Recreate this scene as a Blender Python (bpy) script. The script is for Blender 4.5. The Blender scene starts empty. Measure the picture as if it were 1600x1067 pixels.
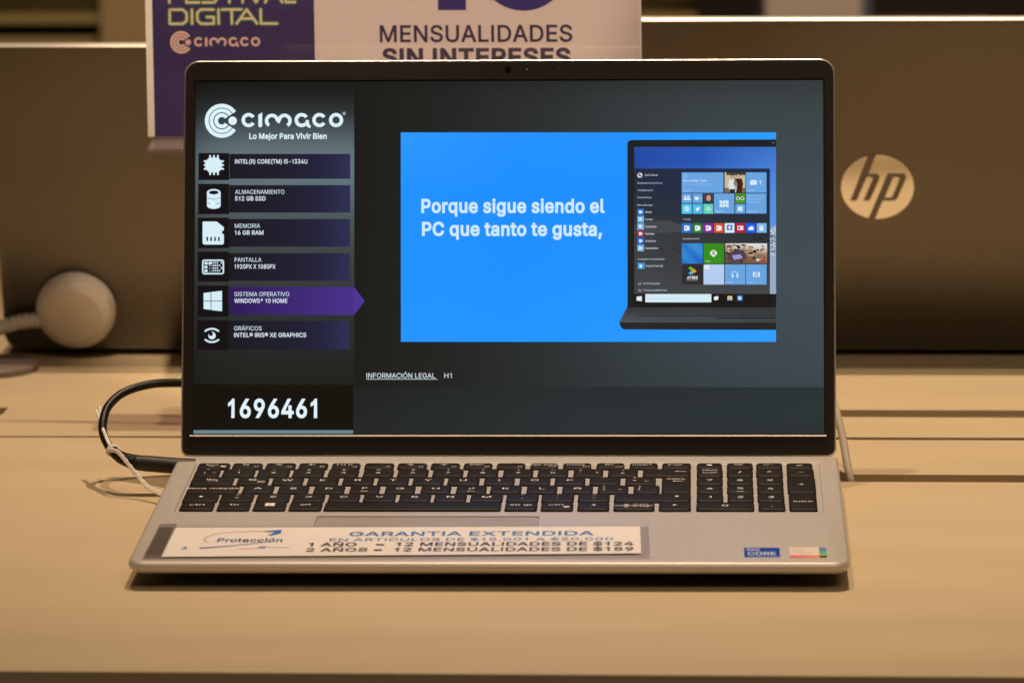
import bpy, bmesh, math, random
from mathutils import Vector, Matrix, geometry
random.seed(7)
S = bpy.context.scene
COL = S.collection
R = math.radians

# ------------------------------------------------------------------ camera
cd = bpy.data.cameras.new('camera'); cam = bpy.data.objects.new('camera', cd); COL.objects.link(cam)
S.camera = cam
PITCH, YAW, ROLL = 0.18059, -0.05856, -0.0086
fw = Vector((math.sin(YAW)*math.cos(PITCH), math.cos(YAW)*math.cos(PITCH), -math.sin(PITCH)))
rt = Vector((math.cos(YAW), -math.sin(YAW), 0)); up = rt.cross(fw)
rt2 = rt*math.cos(ROLL) + up*math.sin(ROLL); up2 = up*math.cos(ROLL) - rt*math.sin(ROLL)
M = Matrix((rt2, up2, -fw)).transposed().to_4x4(); M.translation = (0.15292, -2.55294, 0.54949)
cam.matrix_world = M
cd.sensor_width = 36; cd.lens = 168.8; cd.clip_start = 0.05; cd.clip_end = 60
cd.dof.use_dof = True; cd.dof.focus_distance = 2.565; cd.dof.aperture_fstop = 12.0

# ------------------------------------------------------------------ world, lamps, exposure
W = bpy.data.worlds.new('World'); S.world = W; W.use_nodes = True
bg = W.node_tree.nodes['Background']; bg.inputs[0].default_value = (1.0, .72, .48, 1); bg.inputs[1].default_value = 0.02
S.view_settings.view_transform = 'Standard'; S.view_settings.look = 'None'
S.view_settings.exposure = 0; S.view_settings.gamma = 1; S.view_settings.use_curve_mapping = False

def spot(name, loc, target, power, size, angle=70, blend=.6, col=(1, .715, .475)):
    l = bpy.data.lights.new(name, 'SPOT'); o = bpy.data.objects.new(name, l); COL.objects.link(o)
    l.energy = power; l.shadow_soft_size = size; l.spot_size = R(angle); l.spot_blend = blend; l.color = col
    o.location = loc
    o.rotation_euler = (Vector(target)-Vector(loc)).to_track_quat('-Z', 'Y').to_euler()
    return o
def area(name, loc, target, power, sx, sy, col=(1, .715, .475)):
    l = bpy.data.lights.new(name, 'AREA'); o = bpy.data.objects.new(name, l); COL.objects.link(o)
    l.energy = power; l.shape = 'RECTANGLE'; l.size = sx; l.size_y = sy; l.color = col
    o.location = loc
    o.rotation_euler = (Vector(target)-Vector(loc)).to_track_quat('-Z', 'Y').to_euler()
    return o
spot('ceiling_spot_right', (.21, .36, 2.2), (.14, .19, 0), 150, .020, 45, 1.0)
spot('ceiling_spot_left', (-.24, .16, 2.2), (.06, .06, 0), 64, .03, 50, 1.0)
area('store_light_front', (.9, -2.3, 2.9), (0, .1, .1), 22, 1.8, 1.0)
spot('added_sign_spot', (-.10, -1.15, 2.05), (-.085, .21, .345), 190, .03, 9.8, .22)  # added unseen spot, its cone shaped to brighten only the sign
spot('far_counter_spot', (-.2, 1.6, 2.4), (-.1, 2.5, 0), 300, .1, 80, .7)

# ------------------------------------------------------------------ helpers
def lin(c, a=1.0):
    f = lambda v: (v/255/12.92) if v/255 <= .04045 else ((v/255+.055)/1.055)**2.4
    return (f(c[0]), f(c[1]), f(c[2]), a)

def link(o, parent=None):
    COL.objects.link(o)
    if parent: o.parent = parent
    return o
def empty(name, loc, rz=0, rx=0):
    o = bpy.data.objects.new(name, None); COL.objects.link(o); o.location = loc; o.rotation_euler = (rx, 0, rz)
    o.empty_display_size = .02
    return o
def tag(o, label, cat, group=None, kind=None):
    o['label'] = label; o['category'] = cat
    if group: o['group'] = group
    if kind: o['kind'] = kind
    return o
def from_bm(name, bm, mats, parent=None, smooth=True, angle=35):
    bmesh.ops.recalc_face_normals(bm, faces=bm.faces[:])
    me = bpy.data.meshes.new(name); bm.to_mesh(me); bm.free()
    for m in (mats if isinstance(mats, (list, tuple)) else [mats]): me.materials.append(m)
    if smooth:
        me.polygons.foreach_set('use_smooth', [True]*len(me.polygons))
        me.set_sharp_from_angle(angle=R(angle))
    return link(bpy.data.objects.new(name, me), parent)

def mat(name, col=(.5, .5, .5), rough=.5, metal=0.0, spec=.5, noise=None, bump=None, attr=False, emit=False, alpha=1.0, coat=0.0):
    m = bpy.data.materials.new(name); m.use_nodes = True; nt = m.node_tree
    p = nt.nodes['Principled BSDF']
    p.inputs['Base Color'].default_value = (*col[:3], 1); p.inputs['Roughness'].default_value = rough
    p.inputs['Metallic'].default_value = metal; p.inputs['Specular IOR Level'].default_value = spec
    p.inputs['Alpha'].default_value = alpha; p.inputs['Coat Weight'].default_value = coat
    tc = nt.nodes.new('ShaderNodeTexCoord')
    if attr or emit:
        a = nt.nodes.new('ShaderNodeVertexColor'); a.layer_name = 'Col'
        if emit:
            nt.links.new(a.outputs[0], p.inputs['Emission Color']); p.inputs['Emission Strength'].default_value = 1.0
        else:
            nt.links.new(a.outputs[0], p.inputs['Base Color'])
    if noise:   # (scale xyz, strength, rough variation): mottled base colour
        sc, st, rv = noise
        mp = nt.nodes.new('ShaderNodeMapping'); mp.inputs['Scale'].default_value = sc
        n = nt.nodes.new('ShaderNodeTexNoise'); n.inputs['Scale'].default_value = 1; n.inputs['Detail'].default_value = 6
        nt.links.new(tc.outputs['Object'], mp.inputs[0]); nt.links.new(mp.outputs[0], n.inputs['Vector'])
        mr = nt.nodes.new('ShaderNodeMapRange'); mr.inputs['From Min'].default_value = .25; mr.inputs['From Max'].default_value = .75
        mr.inputs['To Min'].default_value = 1-st; mr.inputs['To Max'].default_value = 1+st
        nt.links.new(n.outputs['Fac'], mr.inputs['Value'])
        mx = nt.nodes.new('ShaderNodeVectorMath'); mx.operation = 'SCALE'
        if attr: nt.links.new(a.outputs[0], mx.inputs[0])
        else: mx.inputs[0].default_value = col[:3]
        nt.links.new(mr.outputs[0], mx.inputs['Scale']); nt.links.new(mx.outputs[0], p.inputs['Base Color'])
        if rv:
            r2 = nt.nodes.new('ShaderNodeMapRange'); r2.inputs['From Min'].default_value = .25; r2.inputs['From Max'].default_value = .75
            r2.inputs['To Min'].default_value = max(0, rough-rv); r2.inputs['To Max'].default_value = rough+rv
            nt.links.new(n.outputs['Fac'], r2.inputs['Value']); nt.links.new(r2.outputs[0], p.inputs['Roughness'])
    if bump:    # (scale, strength, distance)
        n = nt.nodes.new('ShaderNodeTexNoise'); n.inputs['Scale'].default_value = bump[0]; n.inputs['Detail'].default_value = 3
        nt.links.new(tc.outputs['Object'], n.inputs['Vector'])
        b = nt.nodes.new('ShaderNodeBump'); b.inputs['Strength'].default_value = bump[1]; b.inputs['Distance'].default_value = bump[2]
        nt.links.new(n.outputs['Fac'], b.inputs['Height']); nt.links.new(b.outputs[0], p.inputs['Normal'])
    return m

def acrylic(name, tint=(.93, .88, .9), fac=.07, rough=.03, haze=0.0):
    m = bpy.data.materials.new(name); m.use_nodes = True; nt = m.node_tree
    for n in list(nt.nodes):
        if n.type != 'OUTPUT_MATERIAL': nt.nodes.remove(n)
    out = nt.nodes['Material Output']
    t = nt.nodes.new('ShaderNodeBsdfTransparent'); t.inputs[0].default_value = (*tint, 1)
    g = nt.nodes.new('ShaderNodeBsdfGlossy'); g.inputs['Roughness'].default_value = rough
    mx = nt.nodes.new('ShaderNodeMixShader'); mx.inputs[0].default_value = fac
    nt.links.new(t.outputs[0], mx.inputs[1]); nt.links.new(g.outputs[0], mx.inputs[2])
    last = mx
    if haze:
        d = nt.nodes.new('ShaderNodeBsdfDiffuse'); d.inputs[0].default_value = (.75, .7, .7, 1)
        m2 = nt.nodes.new('ShaderNodeMixShader'); m2.inputs[0].default_value = haze
        nt.links.new(mx.outputs[0], m2.inputs[1]); nt.links.new(d.outputs[0], m2.inputs[2]); last = m2
    nt.links.new(last.outputs[0], out.inputs['Surface'])
    return m

MAT = dict(
    desk=mat('beige_laminate', (.585, .485, .318), .6, spec=.25, noise=((4, 22, 22), .05, .06), bump=(900, .04, .0004)),
    desk_edge=mat('beige_edge_band', (.50, .40, .28), .5, noise=((30, 30, 200), .06, 0)),
    silver=mat('silver_painted_plastic', (.57, .55, .525), .42, .25, noise=((260, 260, 260), .03, .04), bump=(4200, .12, .0002)),
    rim=mat('bright_silver_lid', (.74, .71, .67), .30, .6, noise=((300, 300, 300), .03, .03)),
    bezel=mat('black_textured_plastic', (.021, .0165, .014), .5, spec=.3, bump=(2600, .35, .0003), noise=((400, 400, 400), .12, .05)),
    key=mat('black_key_plastic', (.0165, .0135, .0112), .5, spec=.17, bump=(3500, .15, .0002)),
    legend=mat('key_legend_print', (.9, .87, .82), .6),
    pan=mat('silver_keyboard_deck', (.57, .545, .51), .40, .25, noise=((260, 260, 260), .03, .03)),
    lens=mat('camera_glass', (.006, .006, .008), .25, spec=.3),
    lip_glint=mat('worn_lip_glint', (.86, .80, .75), .35, .3, noise=((900, 900, 900), .25, .1)),  # worn lip edge, with its glint put into the pale colour
    rubber=mat('black_rubber', (.012, .011, .01), .45, bump=(1800, .2, .0004)),
    plug=mat('black_moulded_plastic', (.012, .011, .01), .42, bump=(1500, .55, .0006)),
    string=mat('white_cotton_string', (.90, .87, .82), .9, bump=(2500, .5, .0006)),
    white=mat('white_plastic', (.70, .66, .60), .45, noise=((40, 40, 40), .03, .04)),
    whitecable=mat('white_cable_jacket', (.66, .60, .50), .5),
    lid=mat('grey_anodised_metal', (.172, .157, .133), .36, 1.0, noise=((300, 300, 300), .05, .03), bump=(3000, .06, .0002)),
    lidedge=mat('bright_metal_edge', (.80, .76, .70), .35, .6),
    chrome=mat('polished_emblem', (1.0, .98, .93), .15, .90),
    darkbase=mat('dark_laptop_base', (.05, .045, .04), .45),
    print_=mat('printed_colours', (.8, .8, .8), .55, attr=True, noise=((18, 18, 18), .02, 0)),
    glossprint=mat('sticker_print', (.8, .8, .8), .3, attr=True),
    screen=mat('lit_display', (.006, .0065, .007), .42, emit=True, spec=.12),
    acrylic=acrylic('clear_acrylic', (.97, .94, .96), .035, .04, .015),
    acrylicfoot=acrylic('clear_acrylic_foot', (.76, .68, .74), .10, .14, .08),
    sleeve=acrylic('clear_plastic_sleeve', (.985, .98, .985), .04, .18, .02),
)

# ---- outlines and solids
def rrect(x0, x1, y0, y1, r, n=5):
    """rounded rectangle, counter-clockwise; r = one radius or (bl, br, tr, tl)"""
    rs = r if isinstance(r, (tuple, list)) else (r,)*4
    cs = [(x0, y0, 1, 1, 180), (x1, y0, -1, 1, 270), (x1, y1, -1, -1, 0), (x0, y1, 1, -1, 90)]
    out = []
    for (cx, cy, sx, sy, a0), rr in zip(cs, rs):
        rr = max(rr, 1e-5)
        for i in range(n+1):
            a = R(a0+90*i/n); out.append((cx+sx*rr+rr*math.cos(a), cy+sy*rr+rr*math.sin(a)))
    return out
def loft(bm, loops, cap0=True, cap1=True, mi=0):
    vs = [[bm.verts.new(p) for p in l] for l in loops]; n = len(vs[0])
    for a, b in zip(vs, vs[1:]):
        for i in range(n):
            f = bm.faces.new((a[i], a[(i+1) % n], b[(i+1) % n], b[i])); f.material_index = mi
    if cap0: bm.faces.new(vs[0]).material_index = mi
    if cap1: bm.faces.new(vs[-1][::-1]).material_index = mi
    return vs
def holed(bm, outer, holes):
    """planar sheet with holes from 3-D loops that already are BMVerts"""
    es = []
    for l in [outer]+holes:
        for i in range(len(l)):
            e = bm.edges.get((l[i], l[(i+1) % len(l)])) or bm.edges.new((l[i], l[(i+1) % len(l)])); es.append(e)
    bmesh.ops.triangle_fill(bm, use_beauty=True, use_dissolve=False, edges=es)
def box(bm, x0, x1, y0, y1, z0, z1, b=0.0, mi=0):
    if b:
        l = lambda i, z: [(x, y, z) for x, y in rrect(x0+i, x1-i, y0+i, y1-i, max(b-i, b*.3), 3)]
        loft(bm, [l(b, z0), l(b*.3, z0+b*.3), l(0, z0+b), l(0, z1-b), l(b*.3, z1-b*.3), l(b, z1)], mi=mi)
    else:
        loft(bm, [[(x0, y0, z0), (x1, y0, z0), (x1, y1, z0), (x0, y1, z0)], [(x0, y0, z1), (x1, y0, z1), (x1, y1, z1), (x0, y1, z1)]], mi=mi)
def smooth_path(pts, sub=8):
    P = [Vector(p) for p in pts]; P = [2*P[0]-P[1]]+P+[2*P[-1]-P[-2]]; out = []
    for i in range(1, len(P)-2):
        for k in range(sub):
            t = k/sub; a, b, c, d = P[i-1:i+3]
            out.append(.5*((2*b)+(-a+c)*t+(2*a-5*b+4*c-d)*t*t+(-a+3*b-3*c+d)*t**3))
    return out+[P[-2]]
def tube(bm, pts, rad, n=14, mi=0):
    """rad: number or function of (index, count)"""
    m = len(pts); ref = Vector((0, 0, 1)); loops = []; prev = None
    for i, p in enumerate(pts):
        t = (pts[min(i+1, m-1)]-pts[max(i-1, 0)]).normalized()
        if prev is None:
            a = t.cross(ref if abs(t.dot(ref)) < .9 else Vector((1, 0, 0))).normalized()
        else:
            a = (prev-t*prev.dot(t)).normalized()
        prev = a; b = t.cross(a)
        r = rad(i, m) if callable(rad) else rad
        loops.append([p+a*r*math.cos(2*math.pi*k/n)+b*r*math.sin(2*math.pi*k/n) for k in range(n)])
    loft(bm, loops, mi=mi)

# ---- flat artwork (print and pictures on a screen): coloured polygons in the artwork's own units
# letter outlines: character code, then advance and closed outlines (x, y, x, y ...) in thousandths of the letter size
OUTLINES = {
    33: (196, (67,160,63,509,132,509,128,160), (98,-4,81,-1,66,9,56,24,52,41,56,58,66,73,81,83,98,86,116,83,130,73,140,58,143,41,140,24,130,9,116,-1)),
    34: (321, (78,318,70,509,136,509,128,318), (193,318,185,509,250,509,243,318)),
    35: (440, (242,0,326,509,377,509,294,0), (10,140,19,192,400,192,391,140), (64,0,147,509,198,509,115,0), (40,316,49,368,429,368,421,316)),
    36: (447, (202,-74,202,583,244,583,244,-74), (224,-9,172,-4,128,9,91,31,64,60,46,96,38,137,104,137,110,110,123,88,142,71,166,59,224,49,257,52,286,60,311,74,329,92,341,114,346,139,342,161,332,179,296,205,245,222,184,239,128,260,86,289,60,326,52,372,58,413,75,448,102,476,138,498,180,511,227,516,275,511,316,498,351,476,377,449,394,415,401,378,337,378,326,412,302,437,267,453,225,459,194,456,167,448,145,435,129,418,118,398,115,376,119,352,131,334,169,308,212,293,264,279,312,264,359,238,395,198,405,171,408,139,403,99,386,64,360,34,323,11,278,-4)),
    37: (676, (175,283,146,286,121,297,101,314,86,335,78,360,75,388,75,412,78,440,87,464,101,486,121,503,146,513,175,517,206,513,230,503,250,486,264,464,273,440,276,412,276,388,273,360,264,335,250,314,230,297,205,286), (175,327,198,332,212,346,221,365,223,388,223,412,213,454,198,468,175,473,153,468,138,454,130,435,127,412,127,388,130,365,138,346,153,332), (501,-10,471,-6,446,5,426,21,412,43,403,68,400,95,400,120,403,147,412,172,427,194,447,210,471,221,501,225,531,221,556,210,576,194,590,172,598,147,601,120,601,95,598,68,589,43,575,21,555,5,531,-6), (501,35,523,39,538,53,546,73,549,95,549,120,538,162,524,176,501,180,479,176,464,162,456,142,453,120,453,95,455,73,464,53,479,39), (132,0,482,509,540,509,191,0)),
    38: (448, (197,-7,150,-2,110,12,78,34,54,62,39,96,34,133,37,163,47,189,85,235,140,279,216,335,237,352,255,375,262,405,258,427,245,445,226,457,201,461,168,453,145,431,137,399,145,363,169,327,204,284,438,0,364,0,171,231,121,293,87,344,78,370,75,398,79,430,91,458,109,481,134,499,165,510,200,513,235,510,266,499,290,482,308,459,320,433,324,404,315,362,291,325,256,293,154,217,110,174,100,154,97,131,100,108,109,87,124,70,143,57,166,49,193,46,223,50,251,59,301,95,321,121,336,151,346,186,349,224,408,224,405,180,397,144,371,92,345,62,333,47,305,23,271,7,234,-3)),
    39: (206, (78,318,70,509,136,509,128,318)),
    40: (273, (89,207,101,324,132,441,177,539,236,539,191,428,161,313,151,207,160,115,188,16,236,-96,177,-96,139,-21,111,55,95,131)),
    41: (273, (37,-96,86,18,113,116,122,207,112,313,82,428,37,539,97,539,142,441,173,323,184,207,178,130,161,53,134,-22,97,-96)),
    42: (453, (201,223,206,331,114,272,89,315,186,365,89,415,114,459,206,400,201,509,250,509,246,400,337,459,362,415,266,365,362,315,337,272,246,331,250,223)),
    43: (453, (198,34,198,364,255,364,255,34), (61,172,61,226,391,226,391,172)),
    44: (188, (38,-119,68,71,137,71,84,-119)),
    45: (453, (337,244,337,188,114,188,114,244)),
    46: (188, (95,-4,78,-1,63,9,53,24,50,41,53,59,63,73,78,83,95,87,113,83,128,73,138,59,141,41,138,24,128,9,113,-1)),
    47: (249, (235,533,71,-76,14,-76,178,533)),
    48: (453, (227,-7,174,1,130,24,95,62,69,113,53,178,48,254,53,330,69,395,95,447,130,484,174,508,227,516,279,508,323,484,358,447,384,395,400,330,405,254,400,178,384,113,359,62,323,24,279,1), (227,50,261,56,290,74,313,103,330,144,340,194,344,254,340,314,330,365,313,405,290,435,261,453,227,460,192,453,163,435,140,405,123,365,113,314,109,254,113,194,123,144,140,103,163,74,192,56)),
    49: (392, (253,509,253,0,190,0,190,408,178,396,150,374,118,355,84,340,84,398,126,420,164,450,194,482,208,509)),
    50: (453, (64,0,64,47,234,229,282,282,311,327,320,371,317,397,308,419,293,436,273,449,224,460,196,457,172,447,153,433,139,413,130,390,127,362,66,362,71,405,86,442,111,473,143,496,182,511,225,516,268,511,306,497,337,474,361,445,376,411,381,372,371,318,336,259,267,180,153,60,153,57,389,57,389,0)),
    51: (453, (218,-7,173,-3,133,10,98,30,70,57,52,91,44,132,109,132,115,107,126,87,144,71,165,59,219,50,275,61,297,74,315,93,325,116,329,145,326,172,316,196,299,217,275,234,242,244,201,248,157,248,157,299,288,448,288,452,70,452,70,509,372,509,372,461,211,278,211,289,264,288,308,276,344,253,371,222,387,186,393,145,387,103,370,66,344,36,309,12,266,-2)),
    52: (453, (40,105,40,158,247,509,311,509,109,166,109,163,413,163,413,105), (282,0,282,121,282,146,282,318,343,318,343,0)),
    53: (453, (221,-7,178,-2,140,11,108,32,83,60,66,93,60,130,122,130,127,108,138,89,173,60,221,50,250,53,276,64,298,82,314,104,324,131,328,162,324,193,314,221,297,244,275,262,248,273,218,277,167,268,128,246,67,253,96,509,366,509,366,452,151,452,134,301,136,301,178,325,229,334,263,330,294,321,321,306,345,285,364,260,379,231,388,199,391,163,385,117,369,76,343,41,309,15,268,-1)),
    54: (453, (226,-7,182,-1,142,15,109,40,84,74,69,115,64,162,68,199,80,239,137,340,252,509,322,509,151,261,145,261,165,288,196,307,235,314,278,309,316,295,346,271,370,240,384,201,389,157,384,112,368,73,343,39,310,14,271,-2), (226,48,254,52,279,63,299,79,314,101,324,128,327,157,324,187,314,213,299,235,279,251,254,262,226,265,198,262,174,252,153,235,138,214,128,188,125,158,128,128,138,102,153,79,174,63,198,52)),
    55: (453, (97,0,323,448,323,452,62,452,62,509,391,509,391,449,165,0)),
    56: (453, (226,-7,178,-2,136,11,101,33,74,62,57,96,52,135,55,166,65,195,81,220,101,241,125,256,153,265,153,267,119,282,93,308,76,342,70,380,75,417,90,450,114,477,146,498,184,511,226,516,269,511,306,498,337,477,361,450,377,417,382,380,376,342,359,308,333,282,300,267,300,265,327,256,351,241,372,220,387,195,397,166,401,135,395,96,378,62,352,33,317,11,275,-2), (226,49,258,52,285,60,307,74,323,91,333,113,337,139,333,165,322,189,305,208,283,223,256,232,226,235,196,232,169,223,147,208,130,189,119,165,115,139,119,113,129,91,145,74,167,60,195,52), (226,290,274,300,293,313,307,330,316,351,319,376,316,399,308,420,294,437,275,449,226,460,177,449,159,437,145,420,136,399,133,376,136,351,145,330,159,313,178,300)),
    57: (453, (226,516,271,510,310,494,343,468,368,434,384,393,389,347,385,309,373,270,315,168,200,0,130,0,301,248,307,248,287,221,257,202,218,195,175,199,137,214,106,237,83,269,68,307,64,352,69,397,85,436,110,469,143,494,182,510), (226,460,199,457,174,446,154,429,138,407,129,381,125,352,129,322,138,295,154,274,174,257,199,247,226,243,254,247,279,257,299,273,314,295,324,321,327,350,324,381,314,407,299,429,279,446,254,457)),
    58: (188, (95,-4,78,-1,63,9,53,24,50,41,53,59,63,73,78,83,95,87,113,83,128,73,138,59,141,41,138,24,128,9,113,-1), (95,271,78,274,63,284,53,299,50,316,53,334,63,349,78,359,95,362,113,359,128,349,138,334,141,316,138,299,128,284,113,274)),
    59: (188, (38,-119,68,71,137,71,84,-119), (103,271,86,274,71,284,61,299,58,316,61,334,71,349,86,359,103,362,121,359,136,349,146,334,149,316,146,299,136,284,121,274)),
    60: (453, (65,178,65,220,388,383,388,316,142,200,144,204,144,194,142,198,388,81,388,15)),
    61: (453, (72,245,72,301,381,301,381,245), (72,97,72,153,381,153,381,97)),
    62: (453, (387,178,65,15,65,81,310,198,308,194,308,204,310,200,65,316,65,383,387,220)),
    63: (358, (132,152,132,159,141,230,153,252,168,269,209,298,247,334,258,357,262,384,259,406,250,425,220,452,178,462,137,453,106,425,96,404,92,378,27,378,33,418,49,452,73,479,103,499,138,511,178,516,219,511,255,498,284,478,306,451,319,418,324,382,319,344,306,311,284,284,254,261,219,235,200,205,194,158,194,152), (164,-4,146,-1,131,9,121,24,118,41,121,58,131,73,146,83,164,86,181,83,196,73,206,58,209,41,206,24,196,9,181,-1)),
    64: (676, (355,-135,284,-130,221,-114,167,-88,122,-53,87,-8,61,46,45,109,40,179,46,248,61,309,87,363,123,408,167,444,220,470,281,486,349,492,415,486,472,469,522,442,562,407,594,366,617,319,631,268,635,215,631,142,615,76,599,49,579,28,551,15,517,11,476,17,441,36,429,50,423,68,420,68,408,48,388,30,361,17,326,13,285,18,251,35,224,62,204,96,192,137,188,182,193,226,207,265,228,297,257,322,291,338,330,343,360,340,385,331,416,306,419,306,419,335,474,335,474,110,476,91,485,74,499,63,518,59,540,63,557,76,568,97,576,127,581,215,577,259,567,301,548,339,523,373,490,402,450,424,402,438,347,442,292,438,242,424,199,402,164,372,135,334,115,289,102,236,98,178,102,119,115,66,135,21,165,-17,201,-46,246,-68,298,-81,357,-85,412,-80,458,-69,489,-59,504,-107,464,-120,411,-131), (329,65,359,68,382,78,400,95,412,118,422,185,419,221,411,249,399,269,381,282,331,292,305,288,283,277,265,260,252,239,242,185,251,125,262,101,279,81,301,69)),
    65: (480, (16,0,201,509,276,509,463,0,395,0,287,302,264,372,232,478,245,478,213,371,191,302,85,0), (110,142,110,199,370,199,370,142)),
    66: (456, (60,0,60,509,241,509,289,504,329,491,359,469,381,442,394,410,398,374,395,344,387,320,356,286,315,267,315,262,339,257,363,245,385,227,402,203,414,173,418,136,413,100,400,67,377,39,344,18,301,4,247,0), (125,57,245,57,296,63,330,80,349,105,355,137,352,161,342,184,327,203,306,218,279,228,248,231,125,231), (125,285,238,285,288,296,308,309,323,326,333,348,336,372,330,403,313,429,283,446,240,452,125,452)),
    67: (510, (267,-7,205,1,150,25,104,63,70,115,48,179,40,254,48,329,70,393,104,445,150,484,205,508,267,516,340,504,373,490,402,471,427,447,448,418,463,385,473,348,408,348,389,395,357,428,315,449,267,456,223,450,184,432,150,403,125,364,109,314,103,254,109,194,125,145,151,105,184,76,223,59,267,53,315,60,357,81,389,114,408,160,473,160,463,124,448,91,428,62,402,38,373,19,341,5,305,-4)),
    68: (502, (219,0,96,0,96,57,215,57,272,63,318,81,354,110,379,149,394,198,399,255,394,312,379,361,354,399,320,428,275,446,221,452,93,452,93,509,225,509,294,501,353,478,399,441,433,391,455,329,462,255,455,181,433,119,398,68,351,31,291,8), (125,509,125,0,60,0,60,509)),
    69: (419, (60,0,60,509,372,509,372,452,125,452,125,286,355,286,355,229,125,229,125,57,375,57,375,0)),
    70: (410, (60,0,60,509,369,509,369,452,125,452,125,278,346,278,346,221,125,221,125,0)),
    71: (520, (269,-7,205,1,149,25,104,64,69,116,47,179,40,254,47,329,69,393,103,445,149,484,203,508,265,516,304,513,340,504,374,489,403,469,429,445,449,416,465,384,474,349,408,349,387,393,356,427,315,448,265,456,222,450,183,432,150,404,125,364,109,314,103,254,109,194,125,145,151,105,184,76,224,59,269,53,309,57,345,71,374,93,396,123,410,160,415,202,434,199,283,199,283,256,478,256,478,200,471,141,451,91,419,50,377,19,326,0)),
    72: (517, (60,0,60,509,125,509,125,289,392,289,392,509,457,509,457,0,392,0,392,232,125,232,125,0)),
    73: (186, (60,0,60,509,125,509,125,0)),
    74: (396, (185,-7,124,3,75,33,44,81,33,145,33,173,98,173,98,145,104,104,122,74,149,56,185,50,220,56,248,74,266,104,272,145,272,509,336,509,336,145,326,81,294,33,246,3)),
    75: (467, (104,145,104,216,139,261,174,303,212,344,364,509,448,509,231,276,228,276), (60,0,60,509,125,509,125,334,124,225,125,193,125,0), (372,0,188,259,228,309,449,0)),
    76: (393, (60,0,60,509,125,509,125,57,361,57,361,0)),
    77: (628, (60,0,60,509,152,509,277,187,287,159,299,123,311,84,322,49,307,49,318,83,330,121,342,158,352,187,476,509,568,509,568,0,504,0,504,291,504,327,505,369,506,413,507,457,513,457,498,409,482,363,467,322,456,291,342,0,286,0,170,291,159,321,145,361,129,408,112,457,119,457,120,416,121,372,122,328,122,291,122,0)),
    78: (523, (60,0,60,509,136,509,343,183,363,151,388,107,414,55,405,54,401,108,399,157,399,195,399,509,463,509,463,0,387,0,202,290,177,331,148,381,108,452,119,454,122,384,124,328,125,291,125,0)),
    79: (533, (267,-7,205,1,150,25,105,63,70,115,48,179,40,254,48,329,70,393,105,445,150,484,205,508,267,516,329,508,384,484,429,445,464,393,486,329,493,254,486,179,464,115,429,63,384,25,329,1), (267,53,310,59,349,76,383,105,408,144,425,194,430,254,425,314,408,365,383,404,349,433,310,450,267,456,223,450,184,433,151,404,125,364,109,314,103,254,109,194,125,144,151,105,184,76,223,59)),
    80: (445, (60,0,60,509,235,509,289,503,332,487,366,462,390,430,404,391,409,348,404,304,390,265,366,233,332,207,289,191,235,186,109,186,109,242,233,242,269,246,297,256,318,272,333,294,342,319,344,348,342,376,333,402,318,423,297,439,268,449,232,452,125,452,125,0)),
    81: (533, (245,159,313,159,369,85,384,65,468,-48,401,-48,346,27,331,46), (267,-7,205,1,150,25,105,63,70,115,48,179,40,254,48,329,70,393,105,445,150,484,205,508,267,516,329,508,384,484,429,445,464,393,486,329,493,254,486,179,464,115,429,63,384,25,329,1), (267,53,310,59,349,76,383,105,408,144,425,194,430,254,425,314,408,365,383,404,349,433,310,450,267,456,223,450,184,433,151,404,125,364,109,314,103,254,109,194,125,144,151,105,184,76,223,59)),
    82: (449, (60,0,60,509,236,509,290,504,333,489,367,465,390,433,405,395,409,352,405,309,390,271,367,240,333,217,289,203,236,198,96,198,96,255,234,255,269,258,298,267,319,281,334,300,342,324,345,352,342,380,334,405,319,425,298,440,269,449,233,452,125,452,125,0), (353,0,230,229,303,229,428,0)),
    83: (447, (224,-9,172,-4,128,9,91,31,64,60,46,96,38,137,104,137,110,110,123,88,142,71,166,59,224,49,257,52,286,60,311,74,329,92,341,114,346,139,342,161,332,179,296,205,245,222,184,239,128,260,86,289,60,326,52,372,58,413,75,448,102,476,138,498,180,511,227,516,275,511,316,498,351,476,377,449,394,415,401,378,337,378,326,412,302,437,267,453,225,459,194,456,167,448,145,435,129,418,118,398,115,376,119,352,131,334,169,308,212,293,264,279,312,264,359,238,395,198,405,171,408,139,403,99,386,64,360,34,323,11,278,-4)),
    84: (449, (32,452,32,509,417,509,417,452,257,452,257,0,193,0,193,452)),
    85: (517, (259,-8,203,-2,154,15,114,43,85,80,66,124,60,173,60,509,124,509,124,178,128,144,141,113,160,87,187,68,220,56,259,52,298,56,331,68,357,87,377,113,389,144,393,178,393,509,457,509,457,173,451,124,433,80,403,43,363,15,315,-2)),
    86: (480, (204,0,16,509,84,509,192,206,215,137,248,31,235,31,267,138,290,206,395,509,463,509,278,0)),
    87: (686, (155,0,16,509,82,509,163,196,175,145,187,94,197,40,189,40,200,94,211,145,224,196,306,509,380,509,462,196,474,145,486,94,497,40,488,40,499,94,510,145,523,196,603,509,670,509,530,0,455,0,368,323,351,391,336,475,350,475,335,395,318,323,230,0)),
    88: (474, (18,0,217,284,217,236,29,509,104,509,178,400,204,361,223,329,243,292,232,292,252,329,272,361,298,400,374,509,446,509,259,239,259,287,456,0,382,0,292,129,268,165,250,195,230,231,244,231,225,196,206,166,182,129,91,0)),
    89: (472, (203,0,203,208,16,509,91,509,192,344,222,292,250,230,224,230,251,293,280,344,381,509,455,509,268,208,268,0)),
    90: (438, (42,0,42,46,273,385,306,431,341,476,348,454,285,452,223,452,40,452,40,509,397,509,397,462,169,129,134,81,97,33,90,54,152,57,214,57,399,57,399,0)),
    91: (273, (101,-96,101,539,236,539,236,487,160,487,160,-44,236,-44,236,-96)),
    92: (249, (178,-76,14,533,71,533,235,-76)),
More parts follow.
